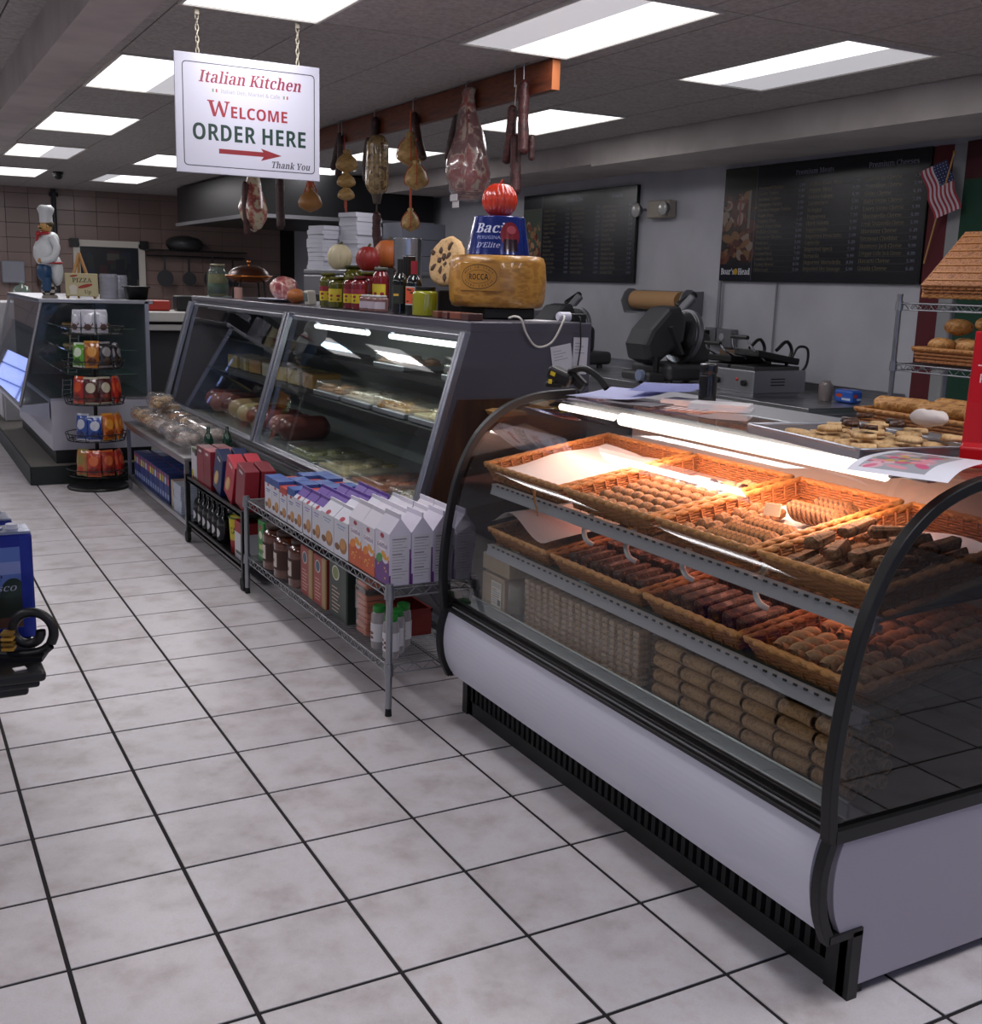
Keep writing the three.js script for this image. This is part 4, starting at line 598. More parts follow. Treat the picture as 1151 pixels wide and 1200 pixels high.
// ================================================================ goods on the lower shelves
const lid = (r, h, y) => lathe([[0, y + h], [r * .93, y + h], [r, y + h - .003], [r, y], [0, y]], 24);
function jar(name, label, cat, [x, y, z], r, h, body, lidMat, labelMat, group, lidH = .02, ry = 0) {
  const t = T(name, label, cat, [x, y, z], ry, group);
  P(t, 'jar_body', lathe([[0, 0], [r * .9, 0], [r, .006], [r, h * .74], [r * .93, h * .82], [r * .72, h * .88], [r * .72, h - lidH], [0, h - lidH]], 26), body);
  P(t, 'lid', lid(r * .8, lidH, h - lidH), lidMat);
  if (labelMat) P(t, 'jar_label', pose(new THREE.CylinderGeometry(r + .001, r + .001, h * .42, 26, 1, true, PI * .95, PI * 1.1), 0, h * .4, 0), labelMat);
  return t;
}
{
  const Y = .1955, where = 'on the low wire shelf';
  const tinArt = (bg, band, seal) => M('#ffffff', .4, .2, { map: paint(256, 256, (g, w, h) => { fill(g, bg, 0, 0, w, h); fill(g, band, 92, 0, 44, h); oval(g, '#d9d2c4', 50, 56, 26, 32); oval(g, seal, 50, 56, 21, 27); for (let i = 0; i < 7; i++) fill(g, '#d7b9a0', 22, 120 + i * 17, 40 + (i * 17 % 24), 4); fill(g, bg, 136, 0, 120, h); fill(g, '#b9b4b0', 164, 100, 64, 80); }) });
  const tin = (label, z, w, d, h, mat, x = 1.34) => { const t = T('oil_tin', label, 'tin', [x, Y, z]); P(t, 'tin_body', uvPack(new RoundedBoxGeometry(d, h, w, 2, .008).translate(0, h / 2, 0), w, d, h), mat); P(t, 'cap', [cyl(.016, .016, .01, -.01, h + .004, .02, 14), rb(d * .9, .004, w * .9, .002, 0, h, 0)], m.darkgrey); return t; };
  const green = M('#ffffff', .35, .2, { map: paint(128, 256, (g, w, h) => { fill(g, '#2e8a3c', 0, 0, w, h); oval(g, '#a3343a', 32, 40, 20, 14); oval(g, '#e2e0c8', 32, 90, 18, 26); fill(g, '#c7d27a', 16, 150, 36, 30); say(g, '#e8e6d4', 'bold 22px serif', 'OLIO', 32, 225); }) });
  tin('bright green oil tin next to the brown jars', -3.08, .09, .1, .2, green);
  tin('narrow green and red tin behind the brown jars', -3.03, .08, .1, .2, M('#2f6f3d', .4), 1.47);
  const brown = M('#5a2c18', .12, 0, { clearcoat: .8 }), jl = M('#ffffff', .6, 0, { map: paint(64, 64, (g, w, h) => { fill(g, '#3b1d12', 0, 0, w, h); fill(g, '#cfc6bd', 8, 8, 30, 48); fill(g, '#8c4a30', 14, 30, 18, 10); }) });
  for (const [x, z] of [[1.33, -2.93], [1.33, -2.76], [1.34, -2.58], [1.48, -2.85], [1.48, -2.67]]) jar('sauce_jar', 'large brown jar with a white label on the low wire shelf', 'jar', [x, Y, z], .072, .215, brown, M('#3a241a', .4), jl, 'brown jars on the wire shelf');
  const red = tinArt('#9a3a34', '#a98a5c', '#3c5a70');
  tin('red and tan oil tin with a round seal, beside the brown jars', -2.40, .15, .11, .22, red); tin('red and tan oil tin with a round seal, beside the dark green tin', -2.235, .15, .11, .22, red);
  tin('tall dark green and black tin with a round cream seal', -2.03, .2, .13, .245, tinArt('#26332c', '#2f3d33', '#7a8a4a'), 1.355);
  tin('dark tin standing behind the red tins', -2.28, .2, .1, .2, M('#20241f', .4), 1.49);
  const bagO = T('cracker_pack', 'tall orange cracker pack in clear film on the low wire shelf', 'pack', [1.34, Y + .005, -1.80]);
  P(bagO, 'crackers', [...Array(9)].map((_, i) => warp(new RoundedBoxGeometry(.075, .02, .1, 2, .006), .002, 30, i).translate(rr(-.003, .003), .012 + i * .0235, rr(-.003, .003))), M('#b4603c', .6)); P(bagO, 'wrap', warp(new RoundedBoxGeometry(.085, .225, .112, 3, .012).translate(0, .113, 0), .003, 20), m.film);
  P(bagO, 'band', rb(.088, .018, .115, .004, 0, .178, 0), M('#4a3a34', .5));
  const clear = M('#c9c4c6', .08, 0, { transmission: .5, thickness: 0, clearcoat: .5 }), gl = M('#1f8a2c', .4), jl2 = M('#ffffff', .6, 0, { map: paint(64, 96, (g, w, h) => { fill(g, '#d4d2d6', 0, 0, w, h); for (let i = 0; i < 4; i++) oval(g, '#6a4432', 16 + i % 2 * 16, 40 + i * 12, 8); }) });
  for (const [x, z, r] of [[1.305, -1.63, 0], [1.345, -1.555, .3], [1.30, -1.505, .6], [1.40, -1.62, 1]]) jar('candy_jar', 'slim clear jar with a green lid by the wire shelf post', 'jar', [x, Y, z], .031, .168, clear, gl, jl2, 'green-lidded jars on the wire shelf', .026, r);
  const rb2 = T('plastic_basket', 'small red plastic basket at the back of the low wire shelf', 'basket', [1.50, Y, -1.80]); P(rb2, 'basket_body', [box(.12, .1, .006, 0, .05, .09), box(.12, .1, .006, 0, .05, -.09), box(.006, .1, .18, .06, .05, 0), box(.006, .1, .18, -.06, .05, 0), box(.12, .006, .18, 0, .003, 0)], M('#8e2f28', .5)); P(rb2, 'rim', [box(.13, .01, .01, 0, .1, .09), box(.13, .01, .01, 0, .1, -.09), box(.01, .01, .19, .06, .1, 0), box(.01, .01, .19, -.06, .1, 0)], M('#8e2f28', .5));
}
{ // black cart: leaning biscuit packs above, bottles and a tub below
  const Y = .3875, art = (bg, fg, bis) => M('#ffffff', .4, 0, { map: paint(128, 256, (g, w, h) => { fill(g, bg, 0, 0, w, h); fill(g, fg, 0, 0, 64, 50); if (bis) { g.save(); g.translate(24, 170); g.rotate(.15); oval(g, '#c99a58', 0, 0, 15, 56); oval(g, '#dcb877', -2, 0, 9, 48); g.restore(); } fill(g, '#d8d0d0', 20, 20, 26, 16); fill(g, bg, 64, 0, 64, h); }) });
  const packs = [['#8a2430', '#6d1a24', 0, -4.18, .0, 'dark red'], ['#7f1f2c', '#99303c', 0, -4.03, .0, 'maroon'], ['#1f2f62', '#16234c', 1, -3.84, .32, 'navy blue'], ['#b02838', '#c23a48', 1, -3.62, .38, 'bright red'], ['#8a2430', '#7d2430', 0, -3.40, .2, 'plain dark red']];
  for (const [bg, fg, b, z, tilt, c] of packs) { const mt = art(bg, fg, b), o = S('biscuit_pack', `${c} biscuit pack standing on the black cart`, 'biscuit pack', uvPack(new RoundedBoxGeometry(.075, .22, .15, 2, .004).translate(0, .11, 0), .15, .075, .22), mt, [1.315, Y + .15 * Math.sin(tilt) * .5, z]); o.rotation.set(tilt, 0, 0); const q = copy(o, [1.40, Y + .15 * Math.sin(tilt) * .5, z], 0, `${c} biscuit pack in the second row of the black cart`); q.rotation.set(tilt, 0, 0); }
  const fm = M('#ffffff', .5, 0, { map: paint(64, 64, (g, w, h) => { fill(g, '#c9c8cc', 0, 0, w, h); for (let i = 0; i < 10; i++) oval(g, ['#5a6a40', '#8c2c34', '#c6b84a', '#3a3a44'][i % 4], rnd() * w, rnd() * h, 8); }) });
  S('candy_box', 'white box printed with dark fruit beside the maroon packs', 'box', uvPack(new RoundedBoxGeometry(.1, .19, .12, 2, .004).translate(0, .095, 0), .12, .1, .19), fm, [1.33, Y, -4.335]);
  const dark = M('#15171c', .15, 0, { clearcoat: .7 }), rl = M('#ffffff', .6, 0, { map: paint(64, 64, (g, w, h) => { fill(g, '#15171c', 0, 0, w, h); oval(g, '#cfcdd2', 32, 34, 17, 22); }) });
  const bottle = (x, z) => { const t = T('vinegar_bottle', 'dark bottle with a round white label on the black cart', 'bottle', [x, .1225, z], 0, 'dark bottles on the cart'); P(t, 'bottle_body', lathe([[0, 0], [.036, 0], [.038, .006], [.038, .11], [.03, .14], [.014, .165], [.013, .2], [0, .2]], 20), dark); P(t, 'cap', cyl(.015, .015, .03, 0, .212, 0, 14), M('#23252c', .4)); P(t, 'bottle_label', pose(new THREE.CylinderGeometry(.0388, .0388, .075, 20, 1, true, PI * 1.1, PI * .8), 0, .06, 0), rl); };
  for (let i = 0; i < 6; i++) for (let r = 0; r < 3; r++) bottle(1.315 + r * .09, -4.36 + i * .105);
  const tub = T('yellow_tub', 'yellow and red tub with lettering on the black cart', 'tub', [1.365, .1225, -3.60]); P(tub, 'tub_body', lathe([[0, 0], [.075, 0], [.085, .19], [0, .19]], 28), M('#ffffff', .5, 0, { map: paint(512, 128, (g, w, h) => { fill(g, '#c8b91e', 0, 0, w, h); fill(g, '#a8262c', 0, 82, w, 46); for (let i = 0; i < 4; i++) { say(g, '#2c3a2a', 'bold 34px sans-serif', 'CA $10', 64 + i * 128, 58); } }) })); P(tub, 'tub_rim', [pose(new THREE.TorusGeometry(.086, .004, 6, 28), 0, .19, 0, PI / 2)], M('#2f6a34', .5));
  S('white_carton', 'white and red carton beside the yellow tub', 'carton', flat(.14, .1, .2), M('#ffffff', .5, 0, { map: paint(128, 128, (g, w, h) => { fill(g, '#d0ced6', 0, 0, w, h); fill(g, '#a3262e', 0, 0, w, 38); fill(g, '#4c5a4a', 8, 100, 48, 10); }) }), [1.33, .1225, -3.43]);
}
{ // steel table: bread bags above, pasta boxes below
  const wrapM = M('#f0eeee', .08, 0, { transmission: .86, thickness: 0, side: THREE.DoubleSide, clearcoat: .4 });
  const bagOf = (x, y, z, sx, sz, label, bread, s) => { const t = T('bread_bag', label, 'bread bag', [x, y, z]); const lumps = []; for (let i = 0; i < 12; i++) lumps.push(warp(new THREE.SphereGeometry(rr(.026, .038), 9, 7).scale(1.1, .7, 1.2), .006, 40, s + i).translate(rr(-.045, .045) * sx / .68, .03 + rr(0, .035), rr(-.095, .095))); P(t, 'bread', lumps, bread); P(t, 'bag', warp(warp(new RoundedBoxGeometry(.155 * sx / .68, .1, .27, 7, .046).translate(0, .052, 0), .009, 16, s), .0045, 55, s + 4), wrapM); };
  const seedy = M('#ffffff', .6, 0, { map: noiseTex(128, ['#8a6a3e', '#b99358', '#d1b27a', '#6f5030'], 14, { oct: 4, contrast: 1.4, repeat: 8 }) }), nut = M('#ffffff', .6, 0, { map: noiseTex(128, ['#9a8f86', '#c3b6a8', '#77685c', '#d6ccc2'], 16, { oct: 4, contrast: 1.5, repeat: 8 }) });
  [['bag of seeded loaves at the chip rack end of the table', seedy, 1.36, -6.08], ['bag of seeded flatbread, second along the table edge', seedy, 1.36, -5.77], ['bag of golden flatbread against the deli glass', mm.bread, 1.537, -5.85], ['big clear bag of pale biscuits at the middle of the table edge', nut, 1.36, -5.46], ['bag of golden bread behind the pale biscuits', seedy, 1.537, -5.54], ['big clear bag of pale biscuits behind another bag', nut, 1.537, -5.23], ['clear bag of pale biscuits near the table end', nut, 1.36, -5.15], ['clear bag of pale biscuits by the black cart', nut, 1.36, -4.84], ['last bag of biscuits beside the green bottles', nut, 1.537, -4.92]].forEach(([l, b, x, z], i) => bagOf(x, .516, z, .68, 1.2, l, b, i * 3 + 1));
  bagOf(1.44, .63, -5.93, .68, 1.1, 'bag of loaves on top of the other bread bags', seedy, 40);
  S('bread_tub', 'clear tub of round loaves leaning on the deli glass', 'tub', warp(new RoundedBoxGeometry(.14, .13, .2, 3, .03).translate(0, .065, 0), .004, 12), M('#b9a48a', .2, 0, { transmission: .3, thickness: 0, clearcoat: .5 }), [1.545, .506, -6.15]);
  const gb = M('#123d2a', .12, 0, { clearcoat: .8 }); for (const [x, z] of [[1.44, -4.62], [1.55, -4.60]]) { const t = T('green_bottle', 'small dark green bottle lying among the biscuit bags', 'bottle', [x, .5, z], 0, 'green bottles on the table'); P(t, 'bottle_body', lathe([[0, 0], [.03, 0], [.031, .08], [.02, .11], [.011, .125], [.011, .16], [0, .16]], 16), gb); }
  const cols = ['#2a3c78', '#32488a', '#27376c', '#3a4f94'];
  const pt = cols.map((c, i) => M('#ffffff', .5, 0, { map: paint(64, 128, (g, w, h) => { fill(g, c, 0, 0, w, h); fill(g, ['#c9a83a', '#b8c4d8', '#c05a6a', '#cfcf70'][i], 4, 20, 24, 30); fill(g, '#8fa0c8', 6, 90, 20, 24); oval(g, '#b03a40', 16, 12, 10, 6); }) }));
  const g0 = flat(.07, .1, .19); for (let i = 0; i < 15; i++) S('pasta_box', 'blue pasta box lined up on the lower shelf of the steel table', 'box', g0, pt[i % 4], [1.34, .1095, -6.12 + i * .0745], 0, 'blue pasta boxes under the table');
  for (let i = 0; i < 15; i++) S('pasta_box', 'blue pasta box in the second row under the steel table', 'box', g0, pt[(i + 2) % 4], [1.46, .1095, -6.12 + i * .0745], 0, 'second row of pasta boxes');
  const sp = M('#ffffff', .5, 0, { map: paint(64, 128, (g, w, h) => { fill(g, '#c4cad6', 0, 0, w, h); for (let i = 0; i < 4; i++) fill(g, '#5f7fae', 0, 10 + i * 32, w, 6); }) });
  for (let i = 0; i < 4; i++) S('white_box', 'flat white and blue box in a pile under the steel table', 'box', flat(.2, .12, .044), sp, [1.34, .1095 + i * .045, -4.78], rr(-.04, .04), 'pile of white boxes under the table');
  for (let i = 0; i < 2; i++) S('soup_carton', i ? 'reddish carton next to the pile of white boxes' : 'pale carton next to the blue pasta boxes', 'carton', flat(.06, .09, .17), M(i ? '#a5604a' : '#b8a690', .5), [1.34, .1095, -4.98 + i * .066], 0);
}

// ================================================================ on top of the deli case
{
  const Y = 1.403;
  const pj = T('pasta_jar', 'tall glass jar of golden pasta on the deli top', 'jar', [2.05, Y, -6.62]); P(pj, 'pasta', lathe([[0, .006], [.07, .006], [.07, .17], [0, .17]], 20), M('#8a6a34', .6)); P(pj, 'jar_body', lathe([[.0, 0], [.078, 0], [.08, .008], [.08, .17], [.06, .2], [.052, .21], [.052, .225]], 26), m.glassShelf); P(pj, 'lid', lid(.056, .022, .223), M('#a9a48c', .4, .5)); P(pj, 'herbs', lathe([[0, .02], [.074, .02], [.074, .1], [0, .1]], 20), M('#39402a', .7));
  const cop = M('#a5622f', .25, .9), dk = M('#3a1c10', .3, .4);
  const c = T('chafing_dish', 'copper domed chafing dish on a black stand', 'serving dish', [2.15, Y, -6.12]);
  P(c, 'dome', lathe([[.155, .165], [.15, .17], [.14, .19], [.11, .215], [.06, .232], [.02, .236], [0, .236]], 32), dk); P(c, 'rim', lathe([[.02, .11], [.12, .115], [.17, .15], [.176, .158], [.17, .166], [.15, .166]], 32), cop); P(c, 'knob', [cyl(.008, .01, .02, 0, .244, 0, 10), sph(.016, 0, .26, 0)], cop);
  for (const [a, b] of [[-.1, .08], [.1, .08], [-.1, -.08], [.1, -.08]]) P(c, 'leg', rod([a, 0, b], [a * .9, .13, b * .9], .008, 8), m.black); P(c, 'handle', tube([[.17, .16, .02], [.2, .165, .03], [.21, .15, .05], [.21, .13, .06]], .006, 12, 6), m.black);
  S('jar_of_olives', 'small pink jar under the copper dish', 'jar', cyl(.03, .03, .08, 0, .04, 0), M('#b08a80', .3), [2.0, Y, -5.88]);
  const pl = S('serving_plate', 'white oval platter under the cured ham', 'plate', lathe([[0, .004], [.12, .005], [.17, .018], [.172, .022], [.165, .02], [.12, .009], [0, .008]], 32).scale(1, 1, 1.3), m.white, [2.08, Y, -5.08]);
  S('cured_ham', 'cut pink cured ham with a white fat edge on a platter', 'ham', warp(new THREE.SphereGeometry(.1, 24, 14).scale(.85, .72, 1.35).translate(0, .08, 0), .008, 14), M('#ffffff', .35, 0, { map: noiseTex(128, ['#7a3038', '#8f3f46', '#a05a58', '#c9a79a'], 6, { oct: 4, contrast: 1.3, repeat: 4 }), clearcoat: .3 }), [2.08, Y + .008, -5.1]);
  S('sliced_loaf', 'orange-crusted piece next to the cured ham', 'bread', warp(new THREE.SphereGeometry(.055, 16, 10).scale(1, .8, 1.2).translate(0, .045, 0), .006, 20), M('#a5602e', .5), [2.06, Y, -4.80]);
  const wb = T('small_scale', 'small cream digital timer box on the deli top', 'timer', [2.02, Y, -4.42], -.1); P(wb, 'case_body', rb(.05, .085, .11, .01, 0, .043, 0, 0, 0, .12), M('#b8b4a8', .5)); P(wb, 'screen', box(.003, .05, .08, -.027, .045, 0, 0, 0, .12), M('#4a5650', .3));
  // jars
  const oil = M('#5a5a18', .1, 0, { clearcoat: .8 }), lab = (a, b) => M('#ffffff', .6, 0, { map: paint(128, 64, (g, w, h) => { fill(g, b, 0, 0, w, h); fill(g, a, 0, 0, w, 22); for (let i = 0; i < 4; i++) { oval(g, '#8a2030', 16 + i * 32, 34, 9, 6); oval(g, '#6a5a20', 16 + i * 32, 52, 6); } }) });
  const yl = lab('#8c2434', '#d2b92a'), yl2 = lab('#d2c03a', '#d2bb30'), redS = M('#7a1c22', .15, 0, { clearcoat: .8 }), oliveLid = M('#6b6a30', .35, .4);
  const J = (name, label, x, z, r, h, b, lm, l) => jar(name, label, 'jar', [x, Y, z], r, h, b, lm, l, undefined, .018);
  J('pickle_jar', 'jar of olives with a red and yellow label, next to the timer', 1.99, -4.02, .05, .19, oil, oliveLid, yl); J('pickle_jar', 'jar of green olives between two yellow-labelled jars', 1.99, -3.88, .048, .17, oil, oliveLid, yl2); J('pickle_jar', 'tall olive jar with a dark green lid behind the front jars', 2.1, -3.92, .055, .235, oil, M('#39401c', .4), null);
  J('pepper_jar', 'red pepper jar with a yellow label beside the olive jars', 1.99, -3.66, .045, .175, redS, oliveLid, yl); J('pepper_jar', 'red pepper jar with a yellow label beside the tiny jars', 1.99, -3.54, .045, .175, redS, M('#6a1f24', .4), yl); J('pepper_jar', 'taller red pepper jar standing in the second row', 2.075, -3.46, .045, .225, redS, M('#8a8a80', .4, .5), yl2); J('pepper_jar', 'red pepper jar carrying the red gourd', 2.1, -3.68, .055, .2, redS, oliveLid, null);
  for (const [z, x] of [[-3.34, 1.945], [-3.25, 1.95], [-3.16, 1.95]]) jar('jam_jar', 'tiny jam jar with a white lid at the deli front edge', 'jar', [x, Y, z], .036, .083, M('#7d5a58', .2, 0, { clearcoat: .6 }), M('#c7c6c8', .5), M('#b5a9b4', .6), 'tiny jam jars', .014);
  // gourds on the jars
  const gourd = (label, x, y, z, r, sy, col, st, lobes = 9, deep = .1) => { const g = new THREE.SphereGeometry(r, lobes * 10, 24); const p = g.attributes.position; for (let i = 0; i < p.count; i++) { const a = Math.atan2(p.getZ(i), p.getX(i)), rad = Math.hypot(p.getX(i), p.getZ(i)) / r, k = 1 - deep * Math.pow(Math.abs(Math.sin(a * lobes / 2)), .35) * 0 - deep * (1 - Math.pow(Math.abs(Math.cos(a * lobes / 2)), .5)) * rad, dip = Math.exp(-rad * rad * 14) * .16 * r; const yy = p.getY(i); p.setXYZ(i, p.getX(i) * k, (yy - Math.sign(yy) * dip) * sy, p.getZ(i) * k); } g.computeVertexNormals(); const t = T('decorative_pumpkin', label, 'pumpkin', [x, y + r * sy * .97, z]); P(t, 'pumpkin_body', g, col); P(t, 'stem', tube([[0, r * sy * .8, 0], [.004, r * sy * 1.0, .004], [.012, r * sy * 1.12, .006]], .008, 8, 6), st); return t; };
  const stemM = M('#5a5236', .8);
  gourd('cream white pumpkin resting on the olive jars', 2.05, Y + .205, -4.0, .072, 1.06, M('#c6bc9a', .5), stemM, 8); gourd('dark red pumpkin resting on the pepper jars', 2.1, Y + .2, -3.70, .068, 1.05, M('#8f2420', .4), stemM, 9); 
  gourd('orange pumpkin behind the silver canister', 2.27, Y + .22, -3.82, .08, 1.05, M('#b8622c', .5), stemM, 9, .05);
  S('cookie_tin', 'dark round tin carrying the orange pumpkin', 'tin', [cyl(.08, .08, .21, 0, .105, 0, 28), cyl(.083, .083, .02, 0, .215, 0, 28)], m.darkgrey, [2.27, Y, -3.82]);
  S('silver_canister', 'tall polished silver canister on the deli top', 'canister', lathe([[0, 0], [.072, 0], [.075, .004], [.075, .374], [.072, .378], [.069, .374], [.069, .36], [0, .36]], 36), m.chrome, [2.2, Y, -3.40]);
  const bt = (label, z, cap, lb, h) => { const t = T('wine_bottle', label, 'bottle', [1.955, Y, z]); P(t, 'bottle_body', lathe([[0, 0], [.036, 0], [.038, .006], [.038, h * .58], [.03, h * .68], [.015, h * .76], [.014, h * .9], [0, h * .9]], 24), M('#0e1210', .1, 0, { clearcoat: .8 })); P(t, 'cap', cyl(.0155, .0155, h * .26, 0, h * .87, 0, 14), cap); P(t, 'bottle_label', pose(new THREE.CylinderGeometry(.0388, .0388, h * .34, 24, 1, true, PI * 1.0, PI), 0, h * .36, 0), lb); };
  bt('dark oil bottle with a black cap and pale label', -2.94, m.black, M('#ffffff', .6, 0, { map: paint(64, 64, (g, w, h) => { fill(g, '#20261f', 0, 0, w, h); fill(g, '#b9b08a', 0, 4, 18, 56); fill(g, '#c8a040', 36, 30, 16, 8); }) }), .26);
  S('oil_canister', 'black square oil can behind the oil bottle', 'can', rb(.05, .28, .05, .008, 0, .14, 0), m.blackGloss, [2.02, Y, -2.98]);
  bt('wine bottle with a red capsule and orange picture label', -2.78, M('#8a1c28', .4), M('#ffffff', .6, 0, { map: paint(64, 64, (g, w, h) => { fill(g, '#b9b3b4', 0, 0, w, h); fill(g, '#c8502c', 6, 4, 50, 56); for (let i = 0; i < 8; i++) oval(g, '#2c2018', 12 + rnd() * 40, 10 + rnd() * 44, 5, 3); }) }), .25);
  jar('olive_jar', 'squat jar of green olives with a black lid', 'jar', [1.965, Y, -2.675], .06, .135, M('#8a8a1c', .12, 0, { clearcoat: .8 }), m.black, null, undefined, .03);
  for (let i = 0; i < 4; i++) S('chocolate_box', 'small brown chocolate box along the deli front edge', 'box', rb(.07, .03, .085, .004, 0, .015, 0), M(['#6a3a28', '#5a2f2a', '#7a4434', '#4c2824'][i], .4), [1.96, Y, -2.48 + i * .095], rr(-.2, .2), 'chocolate boxes under the cheese wheel');
  const br = T('round_bread', 'round flat bread with dark patches propped behind the olive jar', 'bread', [2.2, Y + .255, -2.93], -.55); P(br, 'crust', warp(lathe([[0, -.022], [.1, -.024], [.13, -.01], [.133, .008], [.11, .022], [.06, .024], [0, .02]], 30).rotateZ(PI / 2).scale(1, .92, 1), .006, 22), mm.pale); P(br, 'filling', [...Array(11)].map((_, i) => { const a = i * 2.4, r = .022 + .0082 * i; return warp(new THREE.SphereGeometry(.02, 10, 7).scale(.35, 1.2, .8), .004, 50, i).rotateX(a).translate(-.021, r * Math.cos(a) * .9, r * Math.sin(a)); }), M('#4a3020', .6)); br.rotation.set(0, .2, -.22);
  S('bread_stand', 'black block stand under the round bread', 'stand', [rb(.14, .12, .12, .006, 0, .06, 0)], m.black, [2.2, Y, -2.93], 0);
  // the big cheese wheel with a pot and a pumpkin on it
  S('display_riser', 'black square riser under the big cheese wheel', 'riser', [rb(.26, .05, .26, .006, 0, .025, 0)], m.black, [2.26, Y, -2.52]);
  const rind = noiseTex(256, ['#8a5d22', '#a97832', '#bb8a40', '#9c6b2a'], 9, { sx: 2, sy: .8, oct: 5, contrast: 1.2 });
  const wheel = T('parmesan_cheese', 'huge golden cheese wheel stamped ROCCA on the deli top', 'cheese wheel', [2.26, Y + .05, -2.52]);
  P(wheel, 'wheel_rind', lathe([[0, 0], [.195, 0], [.21, .006], [.22, .03], [.228, .115], [.22, .2], [.21, .226], [.195, .232], [0, .232]], 64), M('#ffffff', .35, 0, { map: rind, clearcoat: .35 }));
  const stamp = paint(512, 256, (g, w, h) => { g.clearRect(0, 0, w, h); g.fillStyle = 'rgba(169,120,50,1)'; g.fillRect(0, 0, w, h); const im = g; im.strokeStyle = '#2a1a10'; im.lineWidth = 7; im.beginPath(); im.ellipse(w / 2, h / 2, 225, 112, 0, 0, 7); im.stroke(); im.lineWidth = 4; im.beginPath(); im.ellipse(w / 2, h / 2, 150, 62, 0, 0, 7); im.stroke(); say(g, '#2a1a10', 'bold 76px sans-serif', 'ROCCA', w / 2, h / 2 + 26); const ring = (s, a0, a1) => { [...s].forEach((ch, i) => { const a = a0 + (a1 - a0) * i / (s.length - 1), x = w / 2 + 190 * Math.cos(a), y = h / 2 + 88 * Math.sin(a); g.save(); g.translate(x, y); g.rotate(Math.atan2(88 * Math.cos(a), -190 * Math.sin(a)) + (a1 < a0 ? PI : 0)); say(g, '#2a1a10', 'bold 28px sans-serif', ch, 0, 9); g.restore(); }); }; ring('MADE IN ITALY', -PI * .86, -PI * .14); ring('PARMA CHEESE', PI * .86, PI * .14); });
  const cs = new THREE.CylinderGeometry(.2298, .2278, .12, 24, 1, true, 4.96, .86); P(wheel, 'stamp', pose(cs, 0, .135, 0), M('#ffffff', .4, 0, { map: stamp, side: THREE.DoubleSide }), 'oval ROCCA brand stamp');
  const pot = T('candy_pot', 'shiny blue lettered candy pot on the cheese wheel', 'pot', [2.26, Y + .282, -2.52]);
  const blue = paint(1024, 256, (g, w, h) => { fill(g, '#16286e', 0, 0, w, h); for (let i = 0; i < 160; i++) oval(g, '#3a58b0', rnd() * w, rnd() * h, 1.5); for (const x of [880]) { say(g, '#d8dcf0', 'bold italic 84px serif', 'Baci', x, 110); say(g, '#aab2dc', '30px sans-serif', 'PERUGINA', x, 152); say(g, '#c8cef0', 'italic 44px serif', "D'Elite", x, 206); } for (const x of [1010, -14]) { oval(g, '#7a2430', x, 120, 60, 80); oval(g, '#a8505c', x + 8, 90, 30, 26); fill(g, '#2a1424', x - 40, 150, 80, 80); } });
  blue.wrapS = THREE.RepeatWrapping;
  P(pot, 'pot_body', lathe([[0, 0], [.143, 0], [.146, .006], [.118, .17], [.114, .175], [0, .175]], 48), M('#ffffff', .16, .2, { map: blue, clearcoat: .8 }));
  gourd('glossy orange-red ribbed pumpkin on the blue pot', 2.26, Y + .452, -2.52, .082, .98, M('#c0341c', .22, 0, { clearcoat: .7 }), M('#8c2a18', .5), 16, .09);
  S('paper_scrap', 'flat white paper scrap lying beside the cheese wheel', 'paper', [box(.09, .004, .12, 0, .002, 0)], m.paper, [2.3, Y, -2.18], .4);
}

